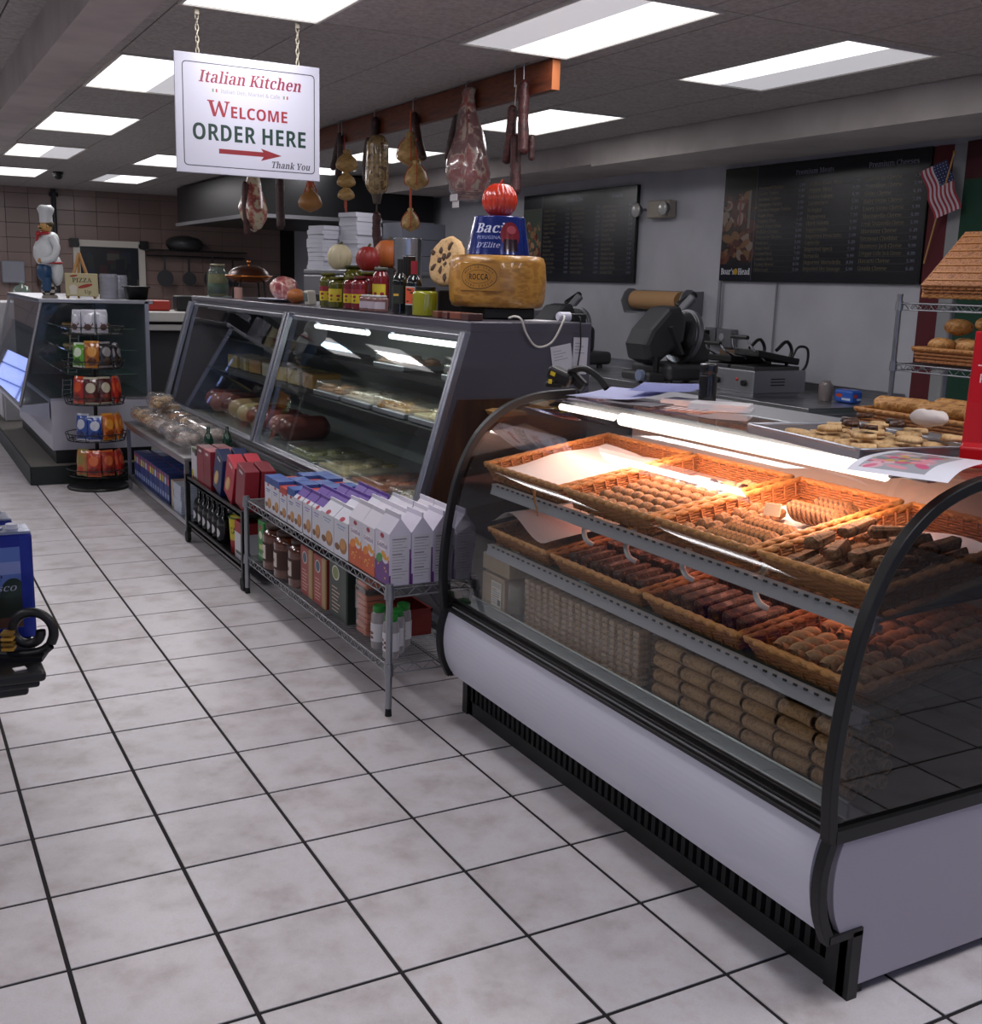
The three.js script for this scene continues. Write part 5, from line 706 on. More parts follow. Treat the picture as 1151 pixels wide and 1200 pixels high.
// ================================================================ hanging things
{
  const t = T('hanging_sign', 'white hanging sign reading Italian Kitchen Welcome Order Here', 'sign', [1.24, 2.2475, -3.0]);
  const W = .655, Hh = .497;
  const art = paint(1024, 780, (g, w, h) => {
    fill(g, '#bcbcca', 0, 0, w, h); g.strokeStyle = '#2a2c33'; g.lineWidth = 6; const r = 30, a = 52, b = 55; g.beginPath(); g.moveTo(a + r, b); g.lineTo(w - a - r + 14, b); g.quadraticCurveTo(w - a + 14, b, w - a + 14, b + r); g.lineTo(w - a + 14, h - b - r + 8); g.quadraticCurveTo(w - a + 14, h - b + 8, w - a - r + 14, h - b + 8); g.lineTo(a + r, h - b + 8); g.quadraticCurveTo(a, h - b + 8, a, h - b - r + 8); g.lineTo(a, b + r); g.quadraticCurveTo(a, b, a + r, b); g.stroke();
    say(g, '#7d1f33', 'italic bold 108px serif', 'Italian Kitchen', w / 2 + 10, 178, 'center', 730);
    say(g, '#8d8a92', '36px sans-serif', 'Italian Deli, Market & Cafe', w / 2 + 10, 240, 'center', 440); for (const s of [-1, 1]) { fill(g, '#6f8a6f', w / 2 + 10 + s * 252 - 18, 216, 12, 22); fill(g, '#c9c5cc', w / 2 + 10 + s * 252 - 6, 216, 12, 22); fill(g, '#a0525e', w / 2 + 10 + s * 252 + 6, 216, 12, 22); }
    say(g, '#8a1f2a', 'bold 148px serif', 'W', 216, 398, 'left'); say(g, '#8a1f2a', 'bold 106px sans-serif', 'ELCOME', 372, 398, 'left', 470);
    say(g, '#14322a', 'bold 152px sans-serif', 'ORDER HERE', w / 2 + 5, 558, 'center', 824);
    fill(g, '#7f1d26', 292, 610, 330, 32); g.fillStyle = '#7f1d26'; g.beginPath(); g.moveTo(590, 586); g.lineTo(742, 626); g.lineTo(590, 670); g.lineTo(620, 628); g.fill();
    say(g, '#33343c', 'italic bold 62px serif', 'Thank You', 952, 712, 'right', 290);
  });
  P(t, 'board', rb(W, Hh, .006, .002, 0, 0, 0), m.white); P(t, 'printed_face', pose(new THREE.PlaneGeometry(W - .004, Hh - .004), 0, 0, .0042), M('#ffffff', .45, 0, { map: art }));
  const link = (y, turn) => { const pts = []; for (let i = 0; i < 12; i++) { const a = i / 12 * 2 * PI; pts.push([.0075 * Math.cos(a), y + .0165 * Math.sin(a), 0]); } const g = tube(pts, .0024, 24, 5, true); g.rotateY(turn); return g; };
  for (const x of [-.225, .225]) { const ls = [rb(.022, .03, .014, .004, 0, .418, 0)]; for (let i = 0; i < 7; i++) ls.push(link(.258 + i * .0235, i % 2 ? PI / 2 : .3)); const c = P(t, 'chain', ls, M('#b8b2a0', .4, .4)); c.position.set(x, 0, 0); }
}
{ // wooden beam with hooks
  const b = T('wooden_beam', 'long reddish wooden beam hung under the ceiling above the deli', 'beam', [2.8, 2.604, 0]);
  const z0 = -8.3, z1 = -2.99;
  P(b, 'plank', uvBox(nz(box(.045, .148, z1 - z0, .02, 0, (z0 + z1) / 2))), m.wood); P(b, 'end_grain', box(.045, .148, .003, .02, 0, z1 + .0015), m.woodEnd);
}
const salM = c => M('#ffffff', .5, 0, { map: noiseTex(128, c, 12, { oct: 4, contrast: 1.3, repeat: 6 }) });
const salDark = salM(['#1f0f10', '#3a1c1a', '#2a1414', '#4a2a24']), salRed = salM(['#260c0e', '#3e1616', '#552624', '#301012']), chees = M('#ffffff', .5, 0, { map: noiseTex(128, ['#8a6a3c', '#a5824c', '#b8965c'], 5, { oct: 4, repeat: 3 }) }), twine = M('#a8452f', .6), netM = M('#b5502f', .7);
function hang(name, label, cat, z, build, x = 2.175) { const t = T(name, label, cat, [2.768, 1.559 + (2.405 - 1.559) * 1.247, 2.099 + (z - 2.099) * 1.247]); t.scale.setScalar(1.247); P(t, 'hook', [tube([[.02, .06, 0], [-.006, .05, 0], [-.008, .01, 0], [-.008, -.03, 0]], .003, 10, 5)], m.steelDark); build(t); return t; }
const sausage = (pts, r) => uvBox(join([warp(tube(pts, r, 26, 10), r * .1, 60), sph(r * .95, ...pts[0], 1, 1, 1, 10), sph(r * .95, ...pts[pts.length - 1], 1, 1, 1, 10)]));
const pear = (r, h) => lathe([[0, 0], [r * .55, .01 * h / .1], [r * .95, h * .22], [r, h * .38], [r * .8, h * .62], [r * .38, h * .8], [r * .3, h * .86], [r * .36, h * .95], [r * .2, h], [0, h]], 22);
{
  hang('cured_sausage', 'two short dark sausages hanging above a string of cheeses', 'sausage', -4.30, t => { P(t, 'sausage', sausage([[0, -.03, 0], [-.01, -.12, -.03], [-.015, -.2, -.07]], .02), salDark); P(t, 'sausage', sausage([[0, -.03, .01], [0, -.14, .015], [-.01, -.24, 0]], .022), salDark); });
  hang('hanging_cheese', 'three small tied cheeses in a hanging string', 'cheese', -4.25, t => { P(t, 'cord', rod([0, -.03, .02], [0, -.44, .03], .003), twine); [[.065, -.245, .13, .03], [.055, -.33, .1, .02], [.05, -.40, .09, .02]].forEach(([r, y, h, dz]) => P(t, 'cheese', pear(r, h).translate(0, y, dz + .03), chees)); P(t, 'tassel', rod([0, -.4, .05], [0, -.46, .05], .006), twine); });
  hang('capocollo', 'fat pale cured salami wrapped in film with dark straps', 'salami', -3.76, t => { P(t, 'salami', warp(new THREE.CapsuleGeometry(.062, .2, 6, 18).translate(0, -.235, .02), .005, 25), M('#ffffff', .25, 0, { map: noiseTex(128, ['#6d5a3a', '#93794e', '#a88f62', '#5a4028'], 8, { oct: 4, contrast: 1.3, repeat: 5 }), clearcoat: .5 })); P(t, 'sausage', sausage([[0, .0, -.01], [-.005, -.1, -.01], [-.02, -.19, -.03]], .024), salDark); P(t, 'sausage', sausage([[-.02, -.1, -.06], [-.03, -.2, -.07], [-.03, -.3, -.07]], .018), salDark); P(t, 'end_tie', [cyl(.03, .02, .05, 0, -.41, .02, 12), rod([0, -.43, .02], [0, -.6, .02], .004)], M('#4a4038', .6)); P(t, 'lower_sausage', sausage([[0, -.5, .02], [.0, -.6, .02], [.005, -.68, .03]], .024), salRed); });
  hang('hanging_cheese', 'round cheeses in red nets hanging with a dark sausage', 'cheese', -3.26, t => { P(t, 'sausage', sausage([[0, -.03, 0], [0, -.1, .03], [-.01, -.2, .1], [-.01, -.24, .13]], .02), salDark); [[.068, -.28, .17, 0], [.058, -.4, .15, .075], [.045, -.6, .12, .01]].forEach(([r, y, h, dz]) => { const c = P(t, 'cheese', pear(r, h).translate(-.02, y, dz), chees); P(c, 'net', [rod([-.02, y + h, dz], [-.02, y + h + .1, dz], .006), ...[0, 1, 2, 3].map(i => { const pts = [[0, .01], [r * .97, h * .22], [r * 1.03, h * .38], [r * .82, h * .62], [r * .4, h * .85]].map(([q, yy]) => [-.02 + q * Math.cos(i * PI / 2 + .4), y + yy, dz + q * Math.sin(i * PI / 2 + .4)]); return tube(pts, .0025, 14, 4); })], netM); }); });
  hang('hanging_ham', 'big cured ham leg in clear wrap hanging from the beam', 'ham', -2.68, t => {
    const g = warp(lathe([[0, -.47], [.05, -.465], [.095, -.42], [.112, -.35], [.105, -.27], [.078, -.17], [.045, -.08], [.03, -.02], [.034, .01], [.02, .03], [0, .03]], 30).scale(.8, 1, 1).translate(0, 0, .02), .012, 11, 2);
    P(t, 'meat', g, M('#ffffff', .3, 0, { map: noiseTex(256, ['#b0a48c', '#8e3a34', '#a95048', '#c9bfa6', '#6f2a28'], 4, { oct: 5, contrast: 1.6, repeat: 2.4 }), clearcoat: .6 }));
    P(t, 'wrap', warp(g.clone().scale(1.04, 1.01, 1.04), .006, 34, 7), M('#f0eced', .08, 0, { transmission: .9, thickness: 0, side: THREE.DoubleSide }));
    P(t, 'strap', sausage([[-.02, -.1, -.07], [-.03, -.2, -.1], [-.03, -.27, -.13]], .018), salDark); P(t, 'label', [box(.004, .03, .07, -.06, -.46, .0), box(.004, .03, .06, -.05, -.49, .0)], m.paper);
  });
  hang('chorizo', 'pair of thin red chorizo sausages on a hook near the beam end', 'sausage', -2.23, t => { P(t, 'sausage', sausage([[-.01, -.12, -.01], [-.01, -.22, -.02], [-.012, -.32, -.045]], .021), salRed); P(t, 'sausage', sausage([[0, -.24, .01], [0, -.34, .012], [0, -.45, .02]], .023), salRed); P(t, 'cord', [rod([0, -.02, 0], [-.005, -.12, 0], .0025), rod([0, -.12, 0], [0, -.24, .01], .0025)], m.cordWhite); });
  hang('chorizo', 'long dark red chorizo hanging at the beam end', 'sausage', -2.155, t => { P(t, 'sausage', sausage([[-.005, -.03, 0], [-.005, -.16, 0], [-.005, -.29, .01]], .023), salRed); P(t, 'tie', sausage([[.03, -.24, .02], [.03, -.32, .02]], .014), salDark); });
  hang('hanging_ham', 'smaller ham in pale wrap hanging deep behind the sign', 'ham', -6.03, t => { const g = warp(lathe([[0, -.52], [.05, -.5], [.09, -.43], [.1, -.36], [.07, -.24], [.035, -.12], [.02, -.04], [0, -.03]], 26), .012, 12, 9); P(t, 'meat', g, M('#ffffff', .3, 0, { map: noiseTex(128, ['#b0a58c', '#7a332e', '#a3584e', '#c4b89a'], 4, { oct: 4, contrast: 1.6, repeat: 3 }), clearcoat: .5 })); P(t, 'sausage', sausage([[-.07, -.2, .03], [-.075, -.35, .04], [-.06, -.54, .04]], .022), salRed); });
  hang('hanging_cheese', 'single round cheese in a red net behind the sign', 'cheese', -4.82, t => { const c = P(t, 'cheese', pear(.075, .16).translate(0, -.44, 0), M('#9a6a38', .5)); P(c, 'net', [rod([0, -.29, 0], [0, -.03, 0], .018), ...[0, 1, 2].map(i => tube([[.05 * Math.cos(i * 2.1), -.32, .05 * Math.sin(i * 2.1)], [.02 * Math.cos(i * 2.1), -.25, .02 * Math.sin(i * 2.1)], [0, -.15, 0]], .004, 8, 4))], netM); });
  hang('cured_sausage', 'long dark sausage hanging behind the sign', 'sausage', -5.42, t => { P(t, 'sausage', sausage([[0, -.05, 0], [0, -.3, 0], [.0, -.5, .01]], .03), salDark); });
}

// ================================================================ chip rack
{
  const CX = 1.075, CZ = -6.40;
  const t = T('chip_rack', 'black round-base chip rack stocked with snack bags', 'rack', [CX, 0, CZ]);
  P(t, 'base', lathe([[0, 0], [.215, 0], [.22, .012], [.2, .03], [.06, .045], [0, .05]], 36), m.black); P(t, 'pole', cyl(.014, .014, 1.2, 0, .62, 0, 12), m.black);
  const tiers = [.10, .36, .625, .885, 1.125];
  for (const y of tiers) { const w = []; for (const r of [.2, .12]) w.push(pose(new THREE.TorusGeometry(r, .004, 5, 36), 0, y, 0, PI / 2)); w.push(pose(new THREE.TorusGeometry(.215, .004, 5, 36), 0, y + .05, 0, PI / 2)); for (let i = 0; i < 12; i++) { const a = i * PI / 6; w.push(rod([0, y, 0], [.2 * Math.cos(a), y, .2 * Math.sin(a)], .003), rod([.2 * Math.cos(a), y, .2 * Math.sin(a)], [.215 * Math.cos(a), y + .05, .215 * Math.sin(a)], .003)); } P(t, 'tier', w, m.black); }
  const bagGeo = (w, h) => { const g = new THREE.BoxGeometry(w, h, .05, 8, 10, 2), p = g.attributes.position; for (let i = 0; i < p.count; i++) { const u = p.getX(i) / w * 2, v = p.getY(i) / h * 2, k = Math.max(.05, (1 - Math.pow(Math.abs(v), 4)) * (1 - .6 * u * u)); p.setZ(i, p.getZ(i) * k * 1.3 + .006 * noise3(u * 3, v * 3, w * 50)); p.setX(i, p.getX(i) * (1 - .06 * (1 - v * v))); } g.computeVertexNormals(); return g.translate(0, h / 2, 0); };
  const bagTex = (a, b, c, txt) => M('#ffffff', .25, 0, { clearcoat: .5, map: paint(128, 160, (g, w, h) => { fill(g, a, 0, 0, w, h); oval(g, b, w / 2, h * .4, 46, 30); oval(g, c, w / 2, h * .76, 40, 22); fill(g, b, 0, 0, w, 12); fill(g, b, 0, h - 12, w, 12); for (let i = 0; i < 8; i++) oval(g, c, rnd() * w, h * (.6 + rnd() * .35), 8, 5, rnd() * 3); }) });
  const kinds = { green: bagTex('#5a9a2c', '#c8d6c0', '#2f5a1c'), orangeb: bagTex('#9a5a24', '#c98a3a', '#5a2f18'), blackb: bagTex('#2c2a2e', '#8a8688', '#4a3a30'), darkred: bagTex('#4a2022', '#b8b09a', '#7a3428'), red: bagTex('#a8281c', '#c85028', '#7a1c16'), navy: bagTex('#2c4a92', '#b8bcc8', '#1c2c60'), orange: bagTex('#c4681e', '#d89030', '#8a3c14'), tan: bagTex('#a8743c', '#8a7a3c', '#b8402a'), redd: bagTex('#b03a26', '#d06a3a', '#7c2418'), silver: bagTex('#b4b4bf', '#c9c9d2', '#5a4038') };
  const put = (kind, label, y, a, w = .155, h = .2, r = .165, lean = -.1) => { const o = S('snack_bag', label, 'snack bag', bagGeo(w, h), kinds[kind]); o.position.set(CX + r * Math.sin(a), y + .006, CZ + r * Math.cos(a)); o.rotation.set(lean, a, 0, 'YXZ'); return o; };
  const rows = [[.10, [['tan', 'tan and red snack bag on the lowest tier, first'], ['redd', 'orange-red snack bag on the lowest tier'], ['redd', 'second orange-red snack bag on the lowest tier, toward the steel table'], ['red', 'dark red snack bag at the rear of the lowest tier']], .19],
    [.36, [['navy', 'blue snack bag on the second tier'], ['navy', 'blue snack bag beside another blue one on the second tier'], ['orange', 'narrow orange snack bag on the second tier'], ['orange', 'plain orange snack bag facing the steel table']], .19],
    [.625, [['red', 'red snack bag edge-on on the middle tier'], ['darkred', 'dark brown snack bag with pale lettering on the middle tier'], ['darkred', 'second dark brown snack bag on the middle tier'], ['red', 'bright red snack bag sticking out of the middle tier']], .19],
    [.885, [['green', 'bright green snack bag on the fourth tier'], ['orangeb', 'brown and gold snack bag on the fourth tier'], ['blackb', 'black snack bag on the fourth tier'], ['blackb', 'second black snack bag on the fourth tier']], .18],
    [1.13, [['silver', 'white coffee pouch on the top tier, first in the row'], ['silver', 'white coffee pouch in the middle of the top tier'], ['silver', 'white coffee pouch at the end of the top tier']], .165]];
  rows.forEach(([y, list, h], ri) => list.forEach(([k, l], i) => put(k, l, y, -.95 + i * .64 + (ri % 2) * .1, ri === 4 ? .088 : .1, h + rr(-.012, .012), (ri === 4 ? .145 : .15) + (i % 2) * .022)));
}

// ================================================================ pizza case on its platform
{
  X('platform', [box(2.2, .13, 6.2, .642 + 1.1, .075, -6.62 - 3.1)], M('#6b6762', .6)); X('baseboard_platform', [box(.012, .135, 6.2, .637, .07, -9.72), box(1.2, .135, .012, 1.242, .07, -6.615)], M('#15201c', .5));
  const Z = -6.72, D = 2.2;
  const t = T('pizza_case', 'glass pizza display case with a leaning front beside the chip rack', 'display case', [0, .14, Z]);
  P(t, 'kick', box(.7, .1, D, 1.18, .05, -D / 2), m.black); P(t, 'body', [box(.74, .37, D, 1.18, .285, -D / 2)], M('#b9b8c4', .5)); P(t, 'front_cap', ext([[.80, .33], [.80, .46], [.59, .44], [.60, .40]], D).translate(0, 0, -D), m.alu);
  P(t, 'deck', box(.74, .02, D, 1.18, .48, -D / 2), m.alu); P(t, 'rear_panel', box(.012, .7, D - .08, 1.535, .84, -D / 2), m.grey); P(t, 'end_panel', box(.72, .7, .012, 1.17, .84, -D + .02), m.grey); P(t, 'case_top', [rb(.82, .03, D, .005, 1.17, 1.205, -D / 2)], m.steelDark);
  P(t, 'post', [box(.03, .74, .03, 1.53, .84, -.015)], m.alu); P(t, 'post', [box(.03, .74, .03, 1.53, .84, -D + .015)], m.alu);
  P(t, 'front_pane', ribbon([[.60, .44], [.78, 1.19]], -D + .02, -.02), M('#dfe6f2', .02, 0, { transmission: .9, thickness: 0, side: THREE.DoubleSide }), 'leaning glass front');
  P(t, 'end_pane', new THREE.ShapeGeometry(new THREE.Shape([[.61, .46], [1.54, .46], [1.54, 1.19], [.79, 1.19]].map(p => new THREE.Vector2(...p)))).translate(0, 0, -.01), m.glass, 'clear end pane');
  P(t, 'frame_edge', [rod([.60, .44, -.01], [.78, 1.19, -.01], .012, 8), rod([.60, .44, -D], [.78, 1.19, -D], .012, 8), rod([.60, .44, 0], [.60, .44, -D], .012, 8)], m.steelDark);
  for (const y of [.66, .84, 1.0]) P(t, 'shelf', box(.5, .008, D - .1, 1.2, y, -D / 2), m.glassShelf);
  for (const [x, y] of [[.93, .55], [.98, .75], [1.0, .93]]) { const r = [rod([x - .03, y - .08, -.05], [x - .02, y + .08, -.05], .004), rod([x + .03, y - .08, -.05], [x + .04, y + .08, -.05], .004)]; for (let i = 0; i < 5; i++) r.push(rod([x - .03 + i * .002, y - .07 + i * .035, -.05], [x + .03 + i * .002, y - .07 + i * .035, -.05], .003)); P(t, 'rack_ladder', r, M('#9a9aa0', .4, .6)); }
  S('pizza_pie', 'pale round pizza on the upper glass shelf of the pizza case', 'pizza', [cyl(.17, .17, .016, 0, .008, 0, 28), pose(new THREE.TorusGeometry(.165, .014, 6, 28), 0, .015, 0, PI / 2)], M('#a07a4a', .7), [1.14, 1.146, Z - .35]); S('pizza_pie', 'pale round pizza on the middle shelf of the pizza case', 'pizza', [cyl(.17, .17, .016, 0, .008, 0, 28), pose(new THREE.TorusGeometry(.165, .014, 6, 28), 0, .015, 0, PI / 2)], M('#a8906a', .7), [1.14, .986, Z - .35]);
  // on top
  const Y = .14 + 1.222, tz = Z - .18;
  { // chef figurine
    const c = T('chef_figurine', 'painted chef figurine in white hat and jacket on the pizza case', 'figurine', [.865, Y, tz]);
    const wht = M('#cfd3d4', .35), skin = M('#c59a5c', .45), redM = M('#a8242c', .35), blueM = M('#22466a', .4);
    P(c, 'jacket', warp(join([sph(.085, -.012, .33, 0, 1.05, 1.35, .95, 24), sph(.06, .02, .42, 0, 1.1, 1, 1.1, 18), tube([[.02, .44, .06], [.05, .37, .085], [.02, .29, .09], [-.05, .27, .06]], .027, 16, 10), tube([[.02, .44, -.06], [.05, .37, -.085], [.02, .29, -.09], [-.05, .27, -.06]], .027, 16, 10), sph(.06, .055, .2, 0, .8, 1.9, 1.1, 16)]), .003, 30), wht);
    P(c, 'head', [sph(.042, -.005, .515, 0, 1, 1.05, .95, 18), sph(.012, -.05, .512, 0), sph(.02, -.035, .495, 0, 1.2, .5, 1.6), sph(.01, 0, .515, .04), sph(.01, 0, .515, -.04)], skin); P(c, 'hair', [sph(.04, .012, .532, 0, 1, .7, 1.05), sph(.014, -.045, .5, .014, 1, .5, 1.6), sph(.014, -.045, .5, -.014, 1, .5, 1.6)], M('#4a3a1c', .6));
    P(c, 'hat', warp(lathe([[.04, .54], [.044, .545], [.043, .6], [.055, .625], [.058, .645], [.04, .665], [0, .668]], 22).translate(-.002, 0, 0), .005, 30), wht); P(c, 'neckerchief', [sph(.05, -.01, .465, 0, 1, .32, 1), sph(.018, -.06, .46, 0, 1, 1.2, 1), sph(.016, -.07, .42, .01, .7, 1.6, 1)], redM);
    P(c, 'trousers', [sph(.07, -.03, .19, 0, .8, 1.1, .9), cyl(.03, .035, .1, -.02, .1, .03, 12), cyl(.03, .035, .1, -.02, .1, -.03, 12)], blueM); P(c, 'belt', pose(new THREE.TorusGeometry(.075, .009, 6, 24), .02, .255, 0, PI / 2), redM);
    P(c, 'hand', [sph(.02, -.06, .27, .045), sph(.02, -.05, .16, -.03)], skin);
    P(c, 'checkered_base', [sph(.055, -.005, .06, 0, 1, 1.1, 1, 18), cyl(.05, .06, .02, 0, .01, 0, 20)], M('#ffffff', .4, 0, { map: paint(64, 64, (g, w, h) => { for (let i = 0; i < 8; i++) for (let j = 0; j < 8; j++) fill(g, (i + j) % 2 ? '#1c1a1c' : '#bdb4a8', i * 8, j * 8, 8, 8); }) })); 
  }
  { const e = T('easel_sign', 'small tan pizza sign on a wooden easel', 'sign', [1.09, Y, tz - .02], 0); P(e, 'easel', [rod([-.1, 0, .015], [.0, .335, -.03], .012, 8), rod([.1, 0, .015], [.0, .335, -.03], .012, 8), rod([0, 0, -.12], [0, .31, -.04], .01, 8)], m.woodPale);
    P(e, 'sign_board', rb(.235, .17, .012, .003, 0, .1, .045, -.12), M('#b8ad84', .6)); P(e, 'sign_print', pose(new THREE.PlaneGeometry(.23, .165), 0, .1008, .0522, -.12), M('#ffffff', .6, 0, { map: paint(256, 184, (g, w, h) => { fill(g, '#bcb189', 0, 0, w, h); oval(g, '#8c2c22', 66, 20, 32, 8, -.15); say(g, '#3a3a2a', 'bold 50px serif', 'PIZZA', 130, 72); oval(g, '#9a2c22', 154, 102, 60, 14, -.25); oval(g, '#cfc8b8', 58, 118, 32, 26); fill(g, '#cfc8b8', 34, 130, 50, 40); say(g, '#4a4a38', 'bold 40px serif', 'Up', 172, 164); }) })); }
  for (const [x, r, h, l] of [[1.288, .068, .182, 'tall sleeve of clear plastic lids beside the pizza sign'], [1.40, .065, .175, 'white sleeve of plastic bowls behind the clear lids']]) { const g = []; for (let i = 0; i < 12; i++) g.push(cyl(r - (i % 2) * .003, r, h / 12, 0, (i + .5) * h / 12, 0, 24)); g.push(cyl(r * .96, r * .96, .01, 0, h, 0, 24)); S('lid_sleeve', l, 'plastic lids', g, M('#a9a9b4', .2, 0, { transmission: .25, thickness: 0, clearcoat: .4 }), [x, Y, tz - (x > 1.3 ? .2 : 0)]); }
  S('black_tray', 'small black plastic tub at the corner of the pizza case top', 'tub', lathe([[0, 0], [.095, 0], [.11, .085], [.125, .09], [.125, .1], [.1, .1], [0, .095]], 4).rotateY(PI / 4), m.black, [1.485, Y, tz + .03]);
}

// ================================================================ service wall: counter and machines
const WX = XR - .003;
function menuTex(cols, titles, pic) {
  return paint(1024, 448, (g, w, h) => {
    fill(g, '#080a14', 0, 0, w, h); const px = 190; pic(g, px, h); fill(g, '#4a4a58', px, 0, 3, h);
    titles.forEach(([t, x]) => say(g, '#8d93a4', '26px serif', t, x, 48));
    cols.forEach((list, c) => { const x0 = px + 16 + c * 272, n = list.length, dy = (h - 110) / n; list.forEach((s, i) => { const y = 92 + i * dy; say(g, '#6f6543', `${Math.min(20, dy * .8)}px serif`, s, x0, y, 'left', 190); fill(g, '#4c4a44', x0, y + 3, 220, 1); say(g, '#666a78', `bold ${Math.min(17, dy * .75)}px serif`, ['5.99', '7.99', '8.99', '6.49', '9.99'][(i * 3 + c) % 5], x0 + 250, y, 'right'); }); });
  });
}
{
  const meats = ['Ovengold Turkey', 'Honey Turkey', 'Smoked Turkey', 'Mesquite Turkey', 'Cracked Pepper Turkey', 'Maple Ham', 'Virginia Ham', 'Black Forest Ham', 'Buffalo Chicken', 'Rotisserie Chicken', 'Pastrami', 'Roast Beef', 'Corned Beef', 'London Broil', 'Turkey Breast', 'Olive Loaf'];
  const meats2 = ['Italian Roast Beef', 'Pepper Ham', 'Genoa Salami', 'Liverwurst', 'Bologna', 'Pepperoni', 'Hard Salami', 'Soppressata', 'Imported Prosciutto', 'Capicola', 'Imported Speck', 'Bresaola', 'Imported Mortadella', 'Imported Dry Sausage'];
  const ch = ['American Cheese', 'Provolone Cheese', 'Swiss Cheese', 'Baby Swiss Cheese', 'Lacey Swiss Cheese', 'Mozzarella Cheese', 'Fresh Mozzarella Cheese', 'Muenster Cheese', 'Vermont Cheddar', 'Monterey Jack Cheese', '3 Pepper Colby Jack Cheese', 'Havarti Cheese', 'Gouda Cheese'];
  const pic1 = (g, w, h) => { fill(g, '#1a1414', 0, 0, w, h); fill(g, '#16221a', 0, 0, w, 90); for (let i = 0; i < 90; i++) oval(g, ['#4a1c16', '#5a3424', '#381412', '#6a4c30', '#44261e', '#1e1210', '#75655a'][i % 7], rnd() * w, 110 + rnd() * (h - 190), 8 + rnd() * 18, 10 + rnd() * 26, rnd() * 3); fill(g, '#5e5a54', 150, 90, 14, 150); fill(g, '#6a3530', 96, 100, 12, 130); fill(g, '#0b0e1c', 0, h - 66, w, 66); say(g, '#cfcfd6', 'bold 34px serif', "Boar's", 50, h - 24, 'center', 82); oval(g, '#a5822c', 100, h - 36, 13, 13); say(g, '#cfcfd6', 'bold 34px serif', 'Head', 150, h - 24, 'center', 72); };
  const pic2 = (g, w, h) => { fill(g, '#4a5048', 0, 0, w, h); for (let i = 0; i < 70; i++) oval(g, ['#7a4a38', '#8a6a4c', '#5f3328', '#9a8062', '#4f5a40'][i % 5], rnd() * w, 150 + rnd() * (h - 200), 8 + rnd() * 16, 8 + rnd() * 14, rnd() * 3); fill(g, '#0b0e1c', 0, 0, w, 70); };
  const board = (z0, z1, y0, y1, tex, label) => { const t = T('menu_board', label, 'menu board', [WX, (y0 + y1) / 2, (z0 + z1) / 2]); P(t, 'board', rb(.03, y1 - y0, z1 - z0, .004, -.016, 0, 0), m.black); P(t, 'printed_face', pose(new THREE.PlaneGeometry(z1 - z0 - .01, y1 - y0 - .01), -.0325, 0, 0, 0, -PI / 2), M('#ffffff', .22, 0, { map: tex })); };
  board(-4.80, -2.88, 1.632, 2.462, menuTex([meats, meats2, ch], [['Premium Meats', 500], ['Premium Cheeses', 870]], pic1), 'black menu board of premium meats and cheeses beside the flags');
  const lines = n => [...Array(n)].map((_, i) => ['Italian Combo', 'Chicken Parm', 'Meatball Sub', 'Eggplant Parm', 'Turkey Club', 'Veggie Panini', 'Caprese', 'Tuna Melt', 'House Salad', 'Antipasto'][i % 10]);
  board(-7.85, -5.93, 1.60, 2.42, menuTex([lines(15), lines(15), lines(15)], [['Sandwiches', 500], ['Paninis', 870]], pic2), 'black sandwich menu board beside the emergency light');
  const em = T('emergency_light', 'beige twin-lamp emergency light between the menu boards', 'emergency light', [WX, 2.2, -5.55]);
  P(em, 'case', rb(.08, .14, .3, .012, -.042, 0, -.02), M('#9c9488', .5)); const lamp = M('#b9b8b4', .15, .2, { clearcoat: .8 });
  for (const z of [-.27, .1]) { const h = P(em, 'lamp_head', [pose(lathe([[0, 0], [.03, .005], [.055, .04], [.06, .06]], 20), -.06, 0, z, 0, 0, PI / 2), cyl(.012, .012, .05, -.07, .0, z + (z < 0 ? .05 : 0), 8, PI / 2)], m.grey); P(h, 'lens', pose(new THREE.SphereGeometry(.06, 18, 10, 0, 2 * PI, 0, PI / 2).scale(1, .4, 1), -.12, 0, z, 0, 0, PI / 2), lamp); }
  const pd = T('paper_dispenser', 'grey wall dispenser with a brown paper roll above the slicer', 'paper dispenser', [WX, 1.455, -5.38]);
  P(pd, 'bracket', [ext([[-.2, -.08], [0, -.1], [0, .09], [-.08, .085], [-.12, .1], [-.17, .1], [-.21, .07], [-.23, .02]], .012, .002).translate(0, 0, .36), ext([[-.2, -.1], [0, -.1], [0, .09], [-.08, .085], [-.12, .1], [-.17, .1], [-.21, .07], [-.24, 0]], .012, .002).translate(0, 0, -.42), box(.012, .18, .78, -.008, 0, -.03), box(.04, .008, .74, -.19, -.09, -.03)], m.grey); P(pd, 'paper_roll', [cyl(.075, .075, .62, -.13, .01, -.05, 28, PI / 2), cyl(.025, .025, .7, -.13, .01, -.05, 14, PI / 2)], m.kraft);
  const eb = T('outlet_box', 'grey electrical outlet boxes and conduit above the panini press', 'outlet', [WX, 1.21, -4.74]); P(eb, 'outlet_case', [rb(.06, .13, .13, .006, -.03, 0, -.09), rb(.07, .14, .17, .006, -.035, -.01, .09)], m.grey); P(eb, 'conduit', cyl(.014, .014, .36, -.03, .24, -.04, 10), M('#8d8d92', .4, .6)); P(eb, 'cover_plate', [cyl(.028, .028, .006, -.072, 0, .07, 16, 0, 0, PI / 2)], M('#a9a9ad', .4)); P(eb, 'plug', [rb(.05, .05, .06, .01, -.08, .02, -.12), tube([[-.1, .02, -.12], [-.16, -.1, -.1], [-.13, -.24, -.02], [-.1, -.3, .04]], .008, 18, 6)], m.black);
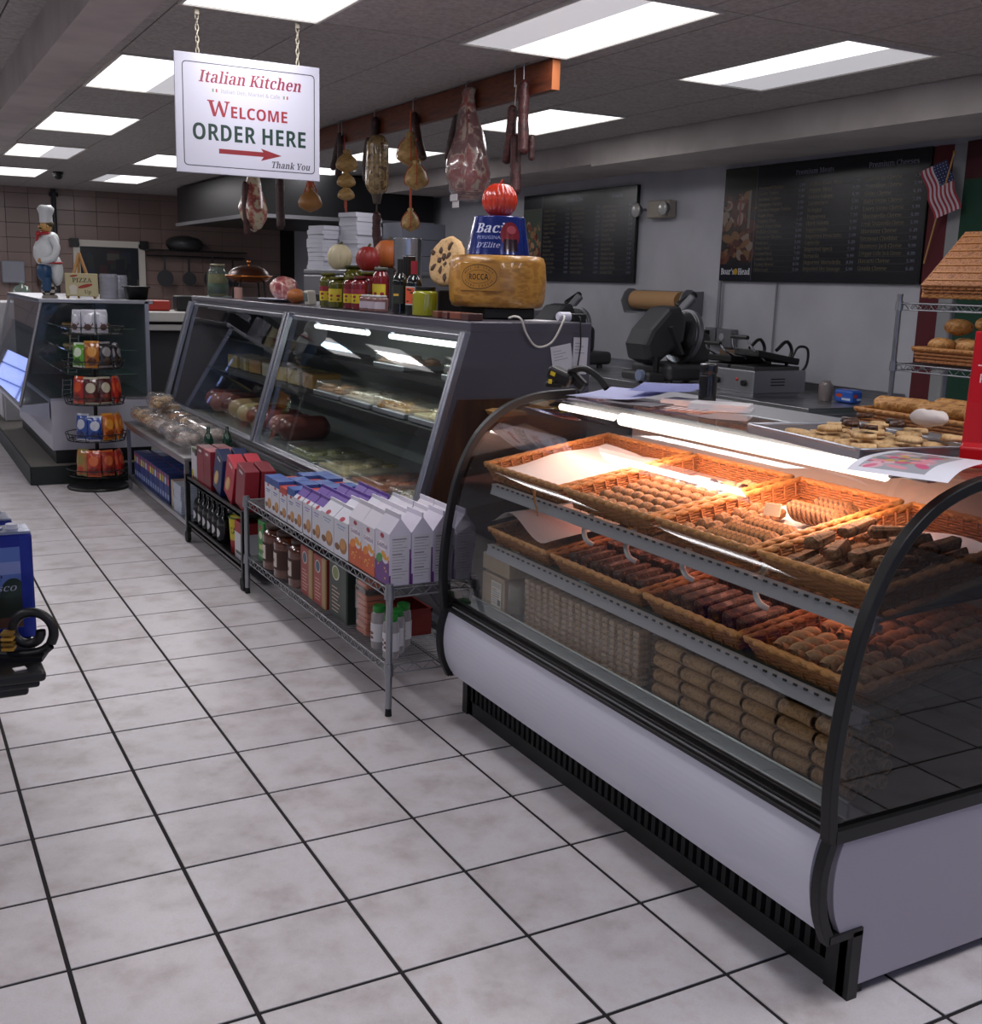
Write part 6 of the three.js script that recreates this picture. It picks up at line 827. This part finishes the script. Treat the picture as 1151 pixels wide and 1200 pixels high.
  S('wall_chain', 'thin chain hanging down the wall behind the panini press', 'chain', [...Array(40)].map((_, i) => pose(new THREE.TorusGeometry(.008, .0025, 4, 8), -.01, -i * .013, 0, 0, i % 2 * PI / 2)), m.grey, [WX, 1.62, -4.17]);
  // steel counter
  const ct = T('steel_counter', 'long stainless steel counter along the white service wall', 'counter', [0, 0, 0]);
  P(ct, 'worktop', [rb(.83, .045, 5.03, .005, 5.08, .8475, -5.435)], m.steel); P(ct, 'body', [box(.74, .74, 4.95, 5.1, .45, -5.435), box(.6, .08, 4.9, 5.15, .04, -5.435)], m.steelDark); P(ct, 'backsplash', box(.012, .08, 5.03, 5.488, .9, -5.435), m.steel);
  // low steel counter between the deli and the wall counter
  const c2 = T('work_table', 'lower steel work table just behind the bakery case', 'table', [0, 0, 0]); P(c2, 'tabletop', rb(.62, .04, 2.0, .005, 3.62, .86, -2.75), m.steelDark); for (const x of [3.36, 3.88]) for (const z of [-1.85, -3.65]) P(c2, 'leg', cyl(.02, .02, .84, x, .42, z, 12), m.steel);
}
{ // panini press
  const t = T('panini_press', 'double panini press with black handles on the steel counter', 'panini press', [5.0, .87, -3.82]);
  P(t, 'base', [rb(.46, .15, .56, .008, 0, .1, 0), box(.4, .03, .5, 0, .015, 0)], m.steelDark); P(t, 'grill_plate', [rb(.4, .03, .24, .006, -.01, .185, .135), rb(.4, .03, .24, .006, -.01, .185, -.135)], m.castIron);
  for (const s of [-1, 1]) { const up = s > 0; const a = up ? .16 : .05; P(t, 'lid', [rb(.38, .045, .24, .01, 0, .225 + (up ? .035 : 0), s * .135, 0, 0, -a)], m.black, 'ribbed black grill lid'); const z = s * .135; for (const e of [-1, 1]) P(t, 'handle_bar', tube([[-.1, .24, z + e * .09], [-.22, .28 + a * .3, z + e * .09], [-.25, .31 + a * .5, z + e * .07]], .008, 12, 6), m.chrome); P(t, 'grip', cyl(.014, .014, .16, -.25, .31 + a * .5, z, 12, PI / 2), m.black); P(t, 'hinge_arm', tube([[.18, .2, z], [.22, .3, z], [.17, .36, z], [.08, .3, z]], .012, 16, 6), m.black); P(t, 'dial', [cyl(.02, .022, .025, -.24, .09, z + .06, 16, 0, 0, PI / 2)], m.black); P(t, 'pilot_lamp', sph(.013, -.232, .11, z - .02, .6, 1, 1, 10), M('#b82418', .3, 0, { clearcoat: .6 })); }
  P(t, 'power_cord', tube([[.2, .12, .2], [.26, .2, .24], [.24, .32, .26], [.16, .33, .26], [.1, .26, .27]], .009, 24, 6), m.cord); P(t, 'side_vent', [0, 1, 2].map(i => box(.12, .008, .004, -.02, .12 - i * .02, .282)), m.darkgrey);
  const wipes = T('wipes_tub', 'clear tub and blue wipes pack on the counter end', 'wipes', [5.15, .872, -3.27]); P(wipes, 'tub_body', lathe([[0, 0], [.045, 0], [.047, .1], [.03, .12], [.028, .13], [0, .13]], 18), M('#9a8f8c', .2, 0, { transmission: .4, thickness: 0 })); 
  S('wipes_pack', 'blue and white wipes pack beside the clear tub', 'wipes', rb(.1, .085, .16, .02, 0, .043, 0), M('#ffffff', .35, 0, { map: paint(64, 64, (g, w, h) => { fill(g, '#2a58b0', 0, 0, w, h); oval(g, '#b8442c', 20, 28, 12, 10); fill(g, '#b9c4dc', 30, 40, 30, 12); }) }), [5.2, .872, -3.12]);
}
function slicer(label, x, z, ry, s) { // deli slicer
  const t = T('meat_slicer', label, 'slicer', [x, .87, z], ry); t.scale.setScalar(s);
  P(t, 'slicer_base', [rb(.5, .1, .42, .03, .05, .08, 0), rb(.16, .06, .3, .02, -.24, .05, 0), ...[[-.15, -.15], [-.15, .15], [.22, -.15], [.22, .15]].map(([a, b]) => cyl(.02, .025, .04, a, .02, b, 10))], m.castIron); P(t, 'motor_housing', [rb(.2, .22, .26, .05, .12, .22, -.02)], m.castIron);
  P(t, 'blade', [cyl(.165, .165, .006, .0, .3, .04, 40, 0, 0, PI / 2 - .2)], m.chrome); P(t, 'blade_guard', [cyl(.175, .175, .03, .03, .3, .04, 40, 0, 0, PI / 2 - .2)], m.steelDark);
  P(t, 'carriage', [box(.02, .2, .3, -.1, .28, .0, 0, 0, .5), ext([[-.22, .16], [-.04, .29], [-.03, .40], [-.07, .46], [-.13, .45], [-.25, .33], [-.29, .25], [-.27, .18]], .24, .03).translate(0, 0, -.13)], M('#3a3a3d', .6, .3)); P(t, 'pusher_arm', [rb(.045, .28, .06, .015, .06, .45, -.06, .5, 0, -.5)], m.grey); P(t, 'handle', rb(.04, .16, .05, .02, .16, .53, -.12, .5, 0, -.9), m.black); P(t, 'carriage_knob', cyl(.024, .02, .1, -.24, .13, .12, 14), m.black); P(t, 'dial', cyl(.035, .035, .03, -.33, .06, .08, 18, 0, 0, PI / 2), M('#7a86a0', .4)); return t;
}
slicer('big grey meat slicer below the paper dispenser', 4.95, -4.62, 0, 1.15); slicer('second grey slicer partly behind the deli corner', 4.93, -6.1, .2, 1.1);
{
  S('cutting_board', 'brown board leaning on the wall behind the big slicer', 'board', rb(.02, .22, .3, .02, 0, .12, 0, 0, 0, -.08), M('#7a6049', .6), [5.44, .89, -4.55]);
  S('clear_bin', 'stack of clear plastic bins by the second slicer', 'bin', [rb(.3, .24, .34, .02, 0, .12, 0), rb(.32, .02, .36, .008, 0, .25, 0), rb(.28, .2, .32, .02, 0, .36, 0)], M('#8f9098', .25, 0, { transmission: .35, thickness: 0 }), [5.15, .872, -7.0]);
}
{ // flags
  const it = T('italian_flag', 'large red, white and green flag pinned to the wall by the menu', 'flag', [WX - .02, 0, 0]);
  const cloth = (z0, z1, y0, y1, c, n) => P(it, n, (() => { const g = new THREE.PlaneGeometry(z1 - z0, y1 - y0, 14, 6); g.rotateY(-PI / 2); g.translate(0, (y0 + y1) / 2, (z0 + z1) / 2); const p = g.attributes.position; for (let i = 0; i < p.count; i++) p.setX(i, .012 * Math.sin(p.getZ(i) * 23) - .0); g.computeVertexNormals(); return g; })(), M(c, .85, 0, { side: THREE.DoubleSide }));
  cloth(-2.872, -2.725, .7, 2.46, '#4e131b', 'red_stripe'); cloth(-2.725, -2.64, .7, 2.46, '#86888a', 'white_stripe'); cloth(-2.64, -1.6, .7, 2.25, '#0c3626', 'green_stripe'); cloth(-2.64, -1.6, 2.25, 2.47, '#3a0d14', 'red_swag');
  const us = T('american_flag', 'small American flag on a stick beside the menu board', 'flag', [WX - .12, 2.1, -2.70]);
  const tex = paint(256, 160, (g, w, h) => { for (let i = 0; i < 13; i++) fill(g, i % 2 ? '#b4acb2' : '#8c2a36', 0, i * h / 13, w, h / 13 + 1); fill(g, '#232a4c', 0, 0, w * .42, h * 7 / 13); for (let i = 0; i < 5; i++) for (let j = 0; j < 7; j++) oval(g, '#a9aac0', 10 + j * 15, 10 + i * 17, 2.4); });
  const g = new THREE.PlaneGeometry(.3, .17, 16, 6); { const p = g.attributes.position; for (let i = 0; i < p.count; i++) p.setZ(i, .016 * Math.sin(p.getX(i) * 38)); g.computeVertexNormals(); } const c = P(us, 'flag_cloth', g, M('#ffffff', .8, 0, { map: tex, side: THREE.DoubleSide })); c.rotation.set(0, -PI / 2 + .25, -1.2, 'YXZ'); c.position.set(0, .09, -.01);
  P(us, 'stick', rod([0, .30, .06], [.06, -.34, -.13], .005, 6), m.woodPale); P(us, 'finial', sph(.009, 0, .3, .06), M('#a5822c', .4, .5));
}
{ // bread rack
  const x0 = 3.99, x1 = 4.36, z0 = -1.70, z1 = -.48, ys = [1.525, 1.24, .965];
  wireShelf('bread_rack', 'tall chrome wire rack of bread beside the steel counter', x0, x1, z0, z1, ys, M('#8d9096', .35, .85), 1.56, true);
  const flatBasket = (label, x, y, z, w, d, rot) => { const t = T('bread_basket', label, 'basket', [x, y, z]); t.rotation.set(0, 0, rot); const g = basketGeo(w, d, .06, 4); P(t, 'base', uvBox(box(d - .03, .012, w - .03, 0, .006, 0)), m.wicker); P(t, 'woven_side', g.weave, m.wicker); P(t, 'rim', g.rim, m.wickerRim); for (let i = 0; i < 7; i++) P(t, 'slat', box(.008, .006, w - .06, -d / 2 + .05 + i * (d - .1) / 6, -.002, 0), m.wickerRim); return t; };
  flatBasket('upturned brown wicker basket leaning on the top of the bread rack', 4.18, 1.74, -1.09, 1.12, .40, PI + .76);
  flatBasket('shallow basket of rolls on the middle rack shelf', 4.175, 1.257, -1.15, .95, .32, 0); flatBasket('long tray basket of loaves low on the bread rack', 3.77, .995, -1.05, .95, .4, 0);
  S('loaf_stand', 'steel cart holding the long tray of loaves', 'cart', [box(.42, .03, 1.0, 0, .975, 0), ...[[-.18, -.45], [.18, -.45], [-.18, .45], [.18, .45]].map(([a, b]) => cyl(.015, .015, .96, a, .48, b, 10))], m.steelDark, [3.77, 0, -1.05]);
  const roll = warp(new THREE.SphereGeometry(.055, 18, 12).scale(1, .72, 1.25), .004, 22), long = warp(new THREE.CapsuleGeometry(.05, .2, 6, 14).rotateX(PI / 2).scale(1, .7, 1), .005, 16);
  const r0 = S('bread_roll', 'golden bread roll heaped on the middle rack shelf', 'bread', roll, mm.bread, [4.11, 1.335, -1.53], 0, 'rolls on the rack'); for (const [x, y, z, r] of [[4.11, 1.335, -1.37, .1], [4.15, 1.425, -1.48, 0], [4.24, 1.335, -1.5, .1], [4.24, 1.335, -1.33, .2], [4.11, 1.335, -1.2, .1]]) copy(r0, [x, y, z], r);
  const l0 = S('long_roll', 'long crusty roll lying across the rolls on the rack', 'bread', long, mm.bread, [4.16, 1.44, -1.24], 0, 'long rolls on the rack'); copy(l0, [4.1, 1.335, -.96], 0); copy(l0, [4.22, 1.335, -.98], 0);
  const big = warp(new THREE.CapsuleGeometry(.055, .15, 6, 16).rotateX(PI / 2).scale(1.1, .72, 1), .006, 14), b0 = S('bread_loaf', 'long pale loaf on the low tray basket', 'bread', big, mm.bread, [3.69, 1.082, -1.36], .4, 'loaves on the low tray'); for (const [x, z, r] of [[3.69, -1.12, .4], [3.69, -.88, .4], [3.865, -1.2, 0], [3.865, -.92, 0]]) copy(b0, [x, 1.082, z], r);
}
// ================================================================ kitchen beyond
{
  X('window_3', [box(.98, .09, .06, 2.72, 1.96, ZF + .04), box(.09, .8, .06, 2.27, 1.56, ZF + .04), box(.09, 1.5, .06, 3.17, 1.22, ZF + .04), box(.98, .09, .06, 2.72, 1.2, ZF + .04)], m.offwhite);
  S('kitchen_poster', 'dark poster with faded pictures inside the white frame', 'poster', box(.82, .68, .02), M('#ffffff', .3, 0, { map: paint(256, 220, (g, w, h) => { fill(g, '#1c2026', 0, 0, w, h); for (let i = 0; i < 26; i++) fill(g, ['#20283a', '#3a2024', '#282c28', '#4a4a44', '#1a1c24'][i % 5], rnd() * w, rnd() * h, 20 + rnd() * 40, 30 + rnd() * 50); }) }), [2.72, 1.58, ZF + .03]);
  for (const x of [2.24, 3.2]) S('frame_corner', 'black corner piece on the white frame', 'bracket', box(.12, .12, .03), m.black, [x, 1.96, ZF + .085], 0, 'black frame corners');
  const hood = T('range_hood', 'long dark steel range hood over the kitchen', 'range hood', [0, 0, 0]); P(hood, 'hood_body', [ext([[3.3, 2.2], [3.3, 2.66], [5.4, 2.66], [5.4, 2.2]], 3.4, .004).translate(0, 0, -13.2)], m.black); P(hood, 'hood_rim', [box(.03, .04, 3.4, 3.28, 2.2, -11.5), box(2.1, .04, .03, 4.35, 2.2, -9.79)], M('#9a9a9e', .35, .8));
  const shelf = T('pot_rack', 'dark wall rack with hanging pans in the kitchen', 'pot rack', [3.75, 0, ZF + .2]); P(shelf, 'rail', [rod([-.55, 1.82, 0], [.9, 1.82, 0], .012, 8), box(1.45, .02, .3, .17, 1.9, 0)], m.black); 
  for (const [x, r] of [[-.3, .12], [.05, .1], [.4, .14], [.7, .1]]) { P(shelf, 'pan', [cyl(r, r * .85, .05, x, 1.5, .06, 22, PI / 2), box(.03, .2, .012, x, 1.5 + r + .09, .06)], m.castIron); }
  S('stock_pot', 'large dark pot on top of the wall rack', 'pot', lathe([[0, 0], [.22, 0], [.26, .06], [.26, .12], [.2, .17], [.06, .2], [0, .2]], 26), m.castIron, [3.75, 1.915, ZF + .22]);
  const stove = T('kitchen_range', 'dark kitchen range and work line under the hood', 'range', [4.4, 0, -11.5]); P(stove, 'range_body', [box(1.5, .85, 3, 0, .45, 0)], m.darkgrey); P(stove, 'range_top', [box(1.5, .05, 3, 0, .9, 0)], m.black);
  const oven = T('pizza_oven', 'grey deck oven with pizza boxes on top', 'oven', [4.35, 0, -8.6]); P(oven, 'oven_body', [rb(1.5, .7, 1.0, .02, 0, 1.25, 0), rb(1.5, .04, 1.0, .01, 0, 1.63, 0)], m.steelDark); P(oven, 'oven_door', [rb(.02, .22, .9, .006, -.76, 1.3, 0)], m.black); P(oven, 'stand', [box(.06, .9, .06, -.65, .45, .4), box(.06, .9, .06, -.65, .45, -.4), box(.06, .9, .06, .65, .45, .4), box(.06, .9, .06, .65, .45, -.4)], m.steelDark);
  const pbox = uvBox(box(.3, .042, .3)); let first;
  const pb = (x, y, z, ry, label) => { if (!first) return first = S('pizza_box', label, 'pizza box', pbox, M('#b8b8c2', .7), [x, y, z], ry, 'pizza boxes on the oven'); return copy(first, [x, y, z], ry, label); };
  for (let i = 0; i < 10; i++) pb(3.83 + rr(-.01, .01), 1.672 + i * .0435, -9.0 + rr(-.01, .01), .2 + rr(-.03, .03), 'white pizza box in the stacks on the oven'); for (let i = 0; i < 13; i++) pb(4.07 + rr(-.01, .01), 1.672 + i * .0435, -8.72 + rr(-.01, .01), .25 + rr(-.03, .03), 'white pizza box in the stacks on the oven');
  const cr = M('#6c6e7a', .6); for (let i = 0; i < 3; i++) S('stacked_crate', 'grey plastic crate stacked on the oven behind the boxes', 'crate', [box(.5, .02, .4, 0, .01, 0), box(.5, .16, .015, 0, .08, .2), box(.5, .16, .015, 0, .08, -.2), box(.015, .16, .4, .25, .08, 0), box(.015, .16, .4, -.25, .08, 0)], cr, [4.68, 1.652 + i * .165, -8.75], .1, 'crates on the oven');
  // white lids / shelf between pizza case and deli
  const wk = T('prep_counter', 'white prep counter seen between the pizza case and deli case', 'counter', [2.35, 0, -9.2]); P(wk, 'worktop', [rb(1.1, .09, .8, .01, 0, 1.16, 0)], M('#b9b8b4', .4)); P(wk, 'worktop_lower', rb(1.05, .06, .7, .01, 0, 1.06, .02), M('#a8a7a4', .4)); P(wk, 'body', box(1.0, 1.0, .6, 0, .52, -.05), m.darkgrey);
  S('red_tub', 'low red food tub on the white prep counter', 'tub', rb(.3, .1, .2, .02, 0, .05, 0), M('#9c2c22', .4), [2.1, 1.208, -9.2]); S('black_tub', 'black food tub on the white prep counter', 'tub', rb(.22, .15, .2, .02, 0, .075, 0), m.black, [2.42, 1.208, -9.2]);
  const fr = T('white_cooler', 'white upright cooler standing behind the pizza case', 'cooler', [.98, .14, -9.75]); P(fr, 'cooler_body', rb(.5, 1.12, .7, .012, 0, .56, 0), M('#b4b4b6', .45)); P(fr, 'door', rb(.02, 1.06, .66, .006, -.26, .56, 0), M('#bcbcbe', .4)); P(fr, 'handle', box(.02, .3, .02, -.28, .8, .25), m.grey);
  S('grey_dispenser', 'grey soap dispenser on the tiled kitchen wall', 'dispenser', rb(.3, .3, .12, .02, 0, 0, 0), M('#8a8c96', .4), [1.42, 1.53, ZF + .09]); S('brown_canister', 'brown canister fixed on the tiled wall beside the dispenser', 'canister', cyl(.1, .1, .3, 0, 0, 0, 18), M('#4a3a30', .5), [1.82, 1.5, ZF + .12]);
  const cj = S('glass_cloche', 'small clear glass cloche on the white cooler', 'cloche', lathe([[.09, 0], [.09, .08], [.06, .14], [.015, .16], [.02, .18], [0, .19]], 20), m.glassShelf, [.95, 1.262, -9.55]);
}
// ================================================================ dark table with olive oil tins
{
  const ty = .55;
  const t = T('side_table', 'black wooden table corner holding blue olive oil tins', 'table', [-.32, 0, -1.3]);
  P(t, 'tabletop', [rb(.72, .03, .94, .012, 0, ty - .015, 0), rb(.69, .02, .91, .008, 0, ty - .038, 0), rb(.64, .03, .86, .01, 0, ty - .06, 0)], m.black); P(t, 'pedestal', lathe([[0, 0], [.2, 0], [.21, .03], [.09, .08], [.06, .2], [.09, .3], [.22, .42], [.27, .475], [0, .48]], 28).translate(-.02, 0, .1), m.black);
  const art = paint(256, 512, (g, w, h) => { fill(g, '#1c2a86', 0, 0, w, h); fill(g, '#5a72b4', 12, 60, w - 60, h - 120); fill(g, '#7f8cc0', 12, 130, w - 60, 60); oval(g, '#2c3a34', 180, 300, 46, 90); fill(g, '#2a332c', 12, 300, w - 60, 110); fill(g, '#5a4038', 12, 400, w - 60, 50); oval(g, '#b8402c', 50, 110, 40, 32); oval(g, '#8fa0d0', 50, 118, 22, 22); for (let i = 0; i < 30; i++) oval(g, i % 3 ? '#d8622a' : '#7a3a9a', 20 + rnd() * 80, 280 + rnd() * 110, 12, 10); say(g, '#23283c', 'italic 52px serif', 'Olive', 80, 220, 'center'); say(g, '#aab0c4', 'italic 44px serif', 'Bosco', 130, 270, 'center'); fill(g, '#20308e', 208, 0, 48, h); });
  const tinM = M('#ffffff', .25, .4, { map: art }), top = M('#9aa4bc', .25, .9);
  const tin = (x, z, label, ry = 0) => { const o = T('olive_oil_tin', label, 'tin', [x, ty, z], ry); const g = nz(new RoundedBoxGeometry(.19, .3, .11, 2, .008).translate(0, .15, 0)), p = g.attributes.position, n = g.attributes.normal, uv = g.attributes.uv; for (let i = 0; i < p.count; i++) { const f = Math.abs(n.getZ(i)) > .6; uv.setXY(i, f ? .02 + .96 * (p.getX(i) / .19 + .5) : .9 + .09 * (p.getZ(i) / .11), p.getY(i) / .3); } P(o, 'tin_body', g, tinM); P(o, 'tin_top', [rb(.186, .008, .106, .003, 0, .302, 0), pose(new THREE.TorusGeometry(.03, .004, 6, 20).scale(1.4, .8, 1), -.02, .308, 0, PI / 2)], top); P(o, 'cap', cyl(.016, .016, .014, .05, .312, 0, 14), M('#c9c9d4', .4)); P(o, 'handle', tube([[-.07, .305, 0], [-.05, .318, 0], [.0, .32, 0], [.02, .305, 0]], .004, 14, 6), M('#d0d0d8', .4)); };
  tin(-.042, -1.18, 'blue olive oil tin with a landscape picture, first in the row'); tin(-.075, -1.36, 'blue olive oil tin directly behind the first tin', .06); tin(-.09, -1.56, 'blue olive oil tin at the end of the row', -.04);
  jar('honey_jar', 'brown glass jar with a pale lid on the black table', 'jar', [-.14, ty, -.97], .05, .14, M('#3a2418', .1, 0, { clearcoat: .8 }), M('#b4aeb0', .4), M('#6a4a34', .5), undefined, .03);
  const sc = T('napkin_holder', 'black scrolled holder with gold cards on the black table', 'holder', [.018, ty, -.95], -.35); const sp = []; for (let i = 0; i < 22; i++) { const a = i * .33 - .6, r = .062 - i * .0017; sp.push([r * Math.cos(a), .075 + r * Math.sin(a), 0]); } P(sc, 'scroll', [tube(sp, .013, 60, 8), tube([[-.09, .012, 0], [0, .013, 0], [.03, .02, 0], [.05, .035, 0]], .013, 16, 8), box(.13, .012, .07, -.03, .006, 0)], m.black); for (let i = 0; i < 4; i++) P(sc, 'gold_card', box(.03, .007, .035, -.05, .035 + i * .014, .02), i % 2 ? M('#8a6a28', .4, .3) : M('#c0923c', .4, .3));
  S('price_tag', 'tiny white price tag lying by the scrolled holder', 'tag', box(.03, .003, .02, 0, .0015, 0), m.paper, [-.02, ty, -.87], .2);
}
{ // drinks cooler with a blue-lit front at the far end of the shop, mirrored in the pizza case
  const t = T('drinks_cooler', 'low drinks cooler with a glowing blue front', 'cooler', [-.38, 0, -14.55]); P(t, 'cooler_body', [box(.8, 1.1, .5, 0, .6, -.15), box(.84, .06, .56, 0, 1.18, -.12)], m.darkgrey); P(t, 'kick', box(.76, .1, .5, 0, .05, -.15), m.black);
  P(t, 'lit_panel', box(.72, .6, .01, 0, .5, .106), new THREE.MeshStandardMaterial({ color: '#ffffff', emissive: new THREE.Color().setRGB(.22, .34, 1), emissiveIntensity: .75 })); P(t, 'shelf_bar', [.4, .62, .84].map(y => box(.74, .02, .02, 0, y, .12)), m.black); P(t, 'mullion', box(.03, .94, .02, 0, .62, .12), m.black);
  const L = new THREE.RectAreaLight(new THREE.Color().setRGB(.22, .34, 1), .6, .7, .6); L.position.set(-.38, .5, -14.41); L.lookAt(-.38, .5, 0); scene.add(L);
}
renderer.render(scene, camera);
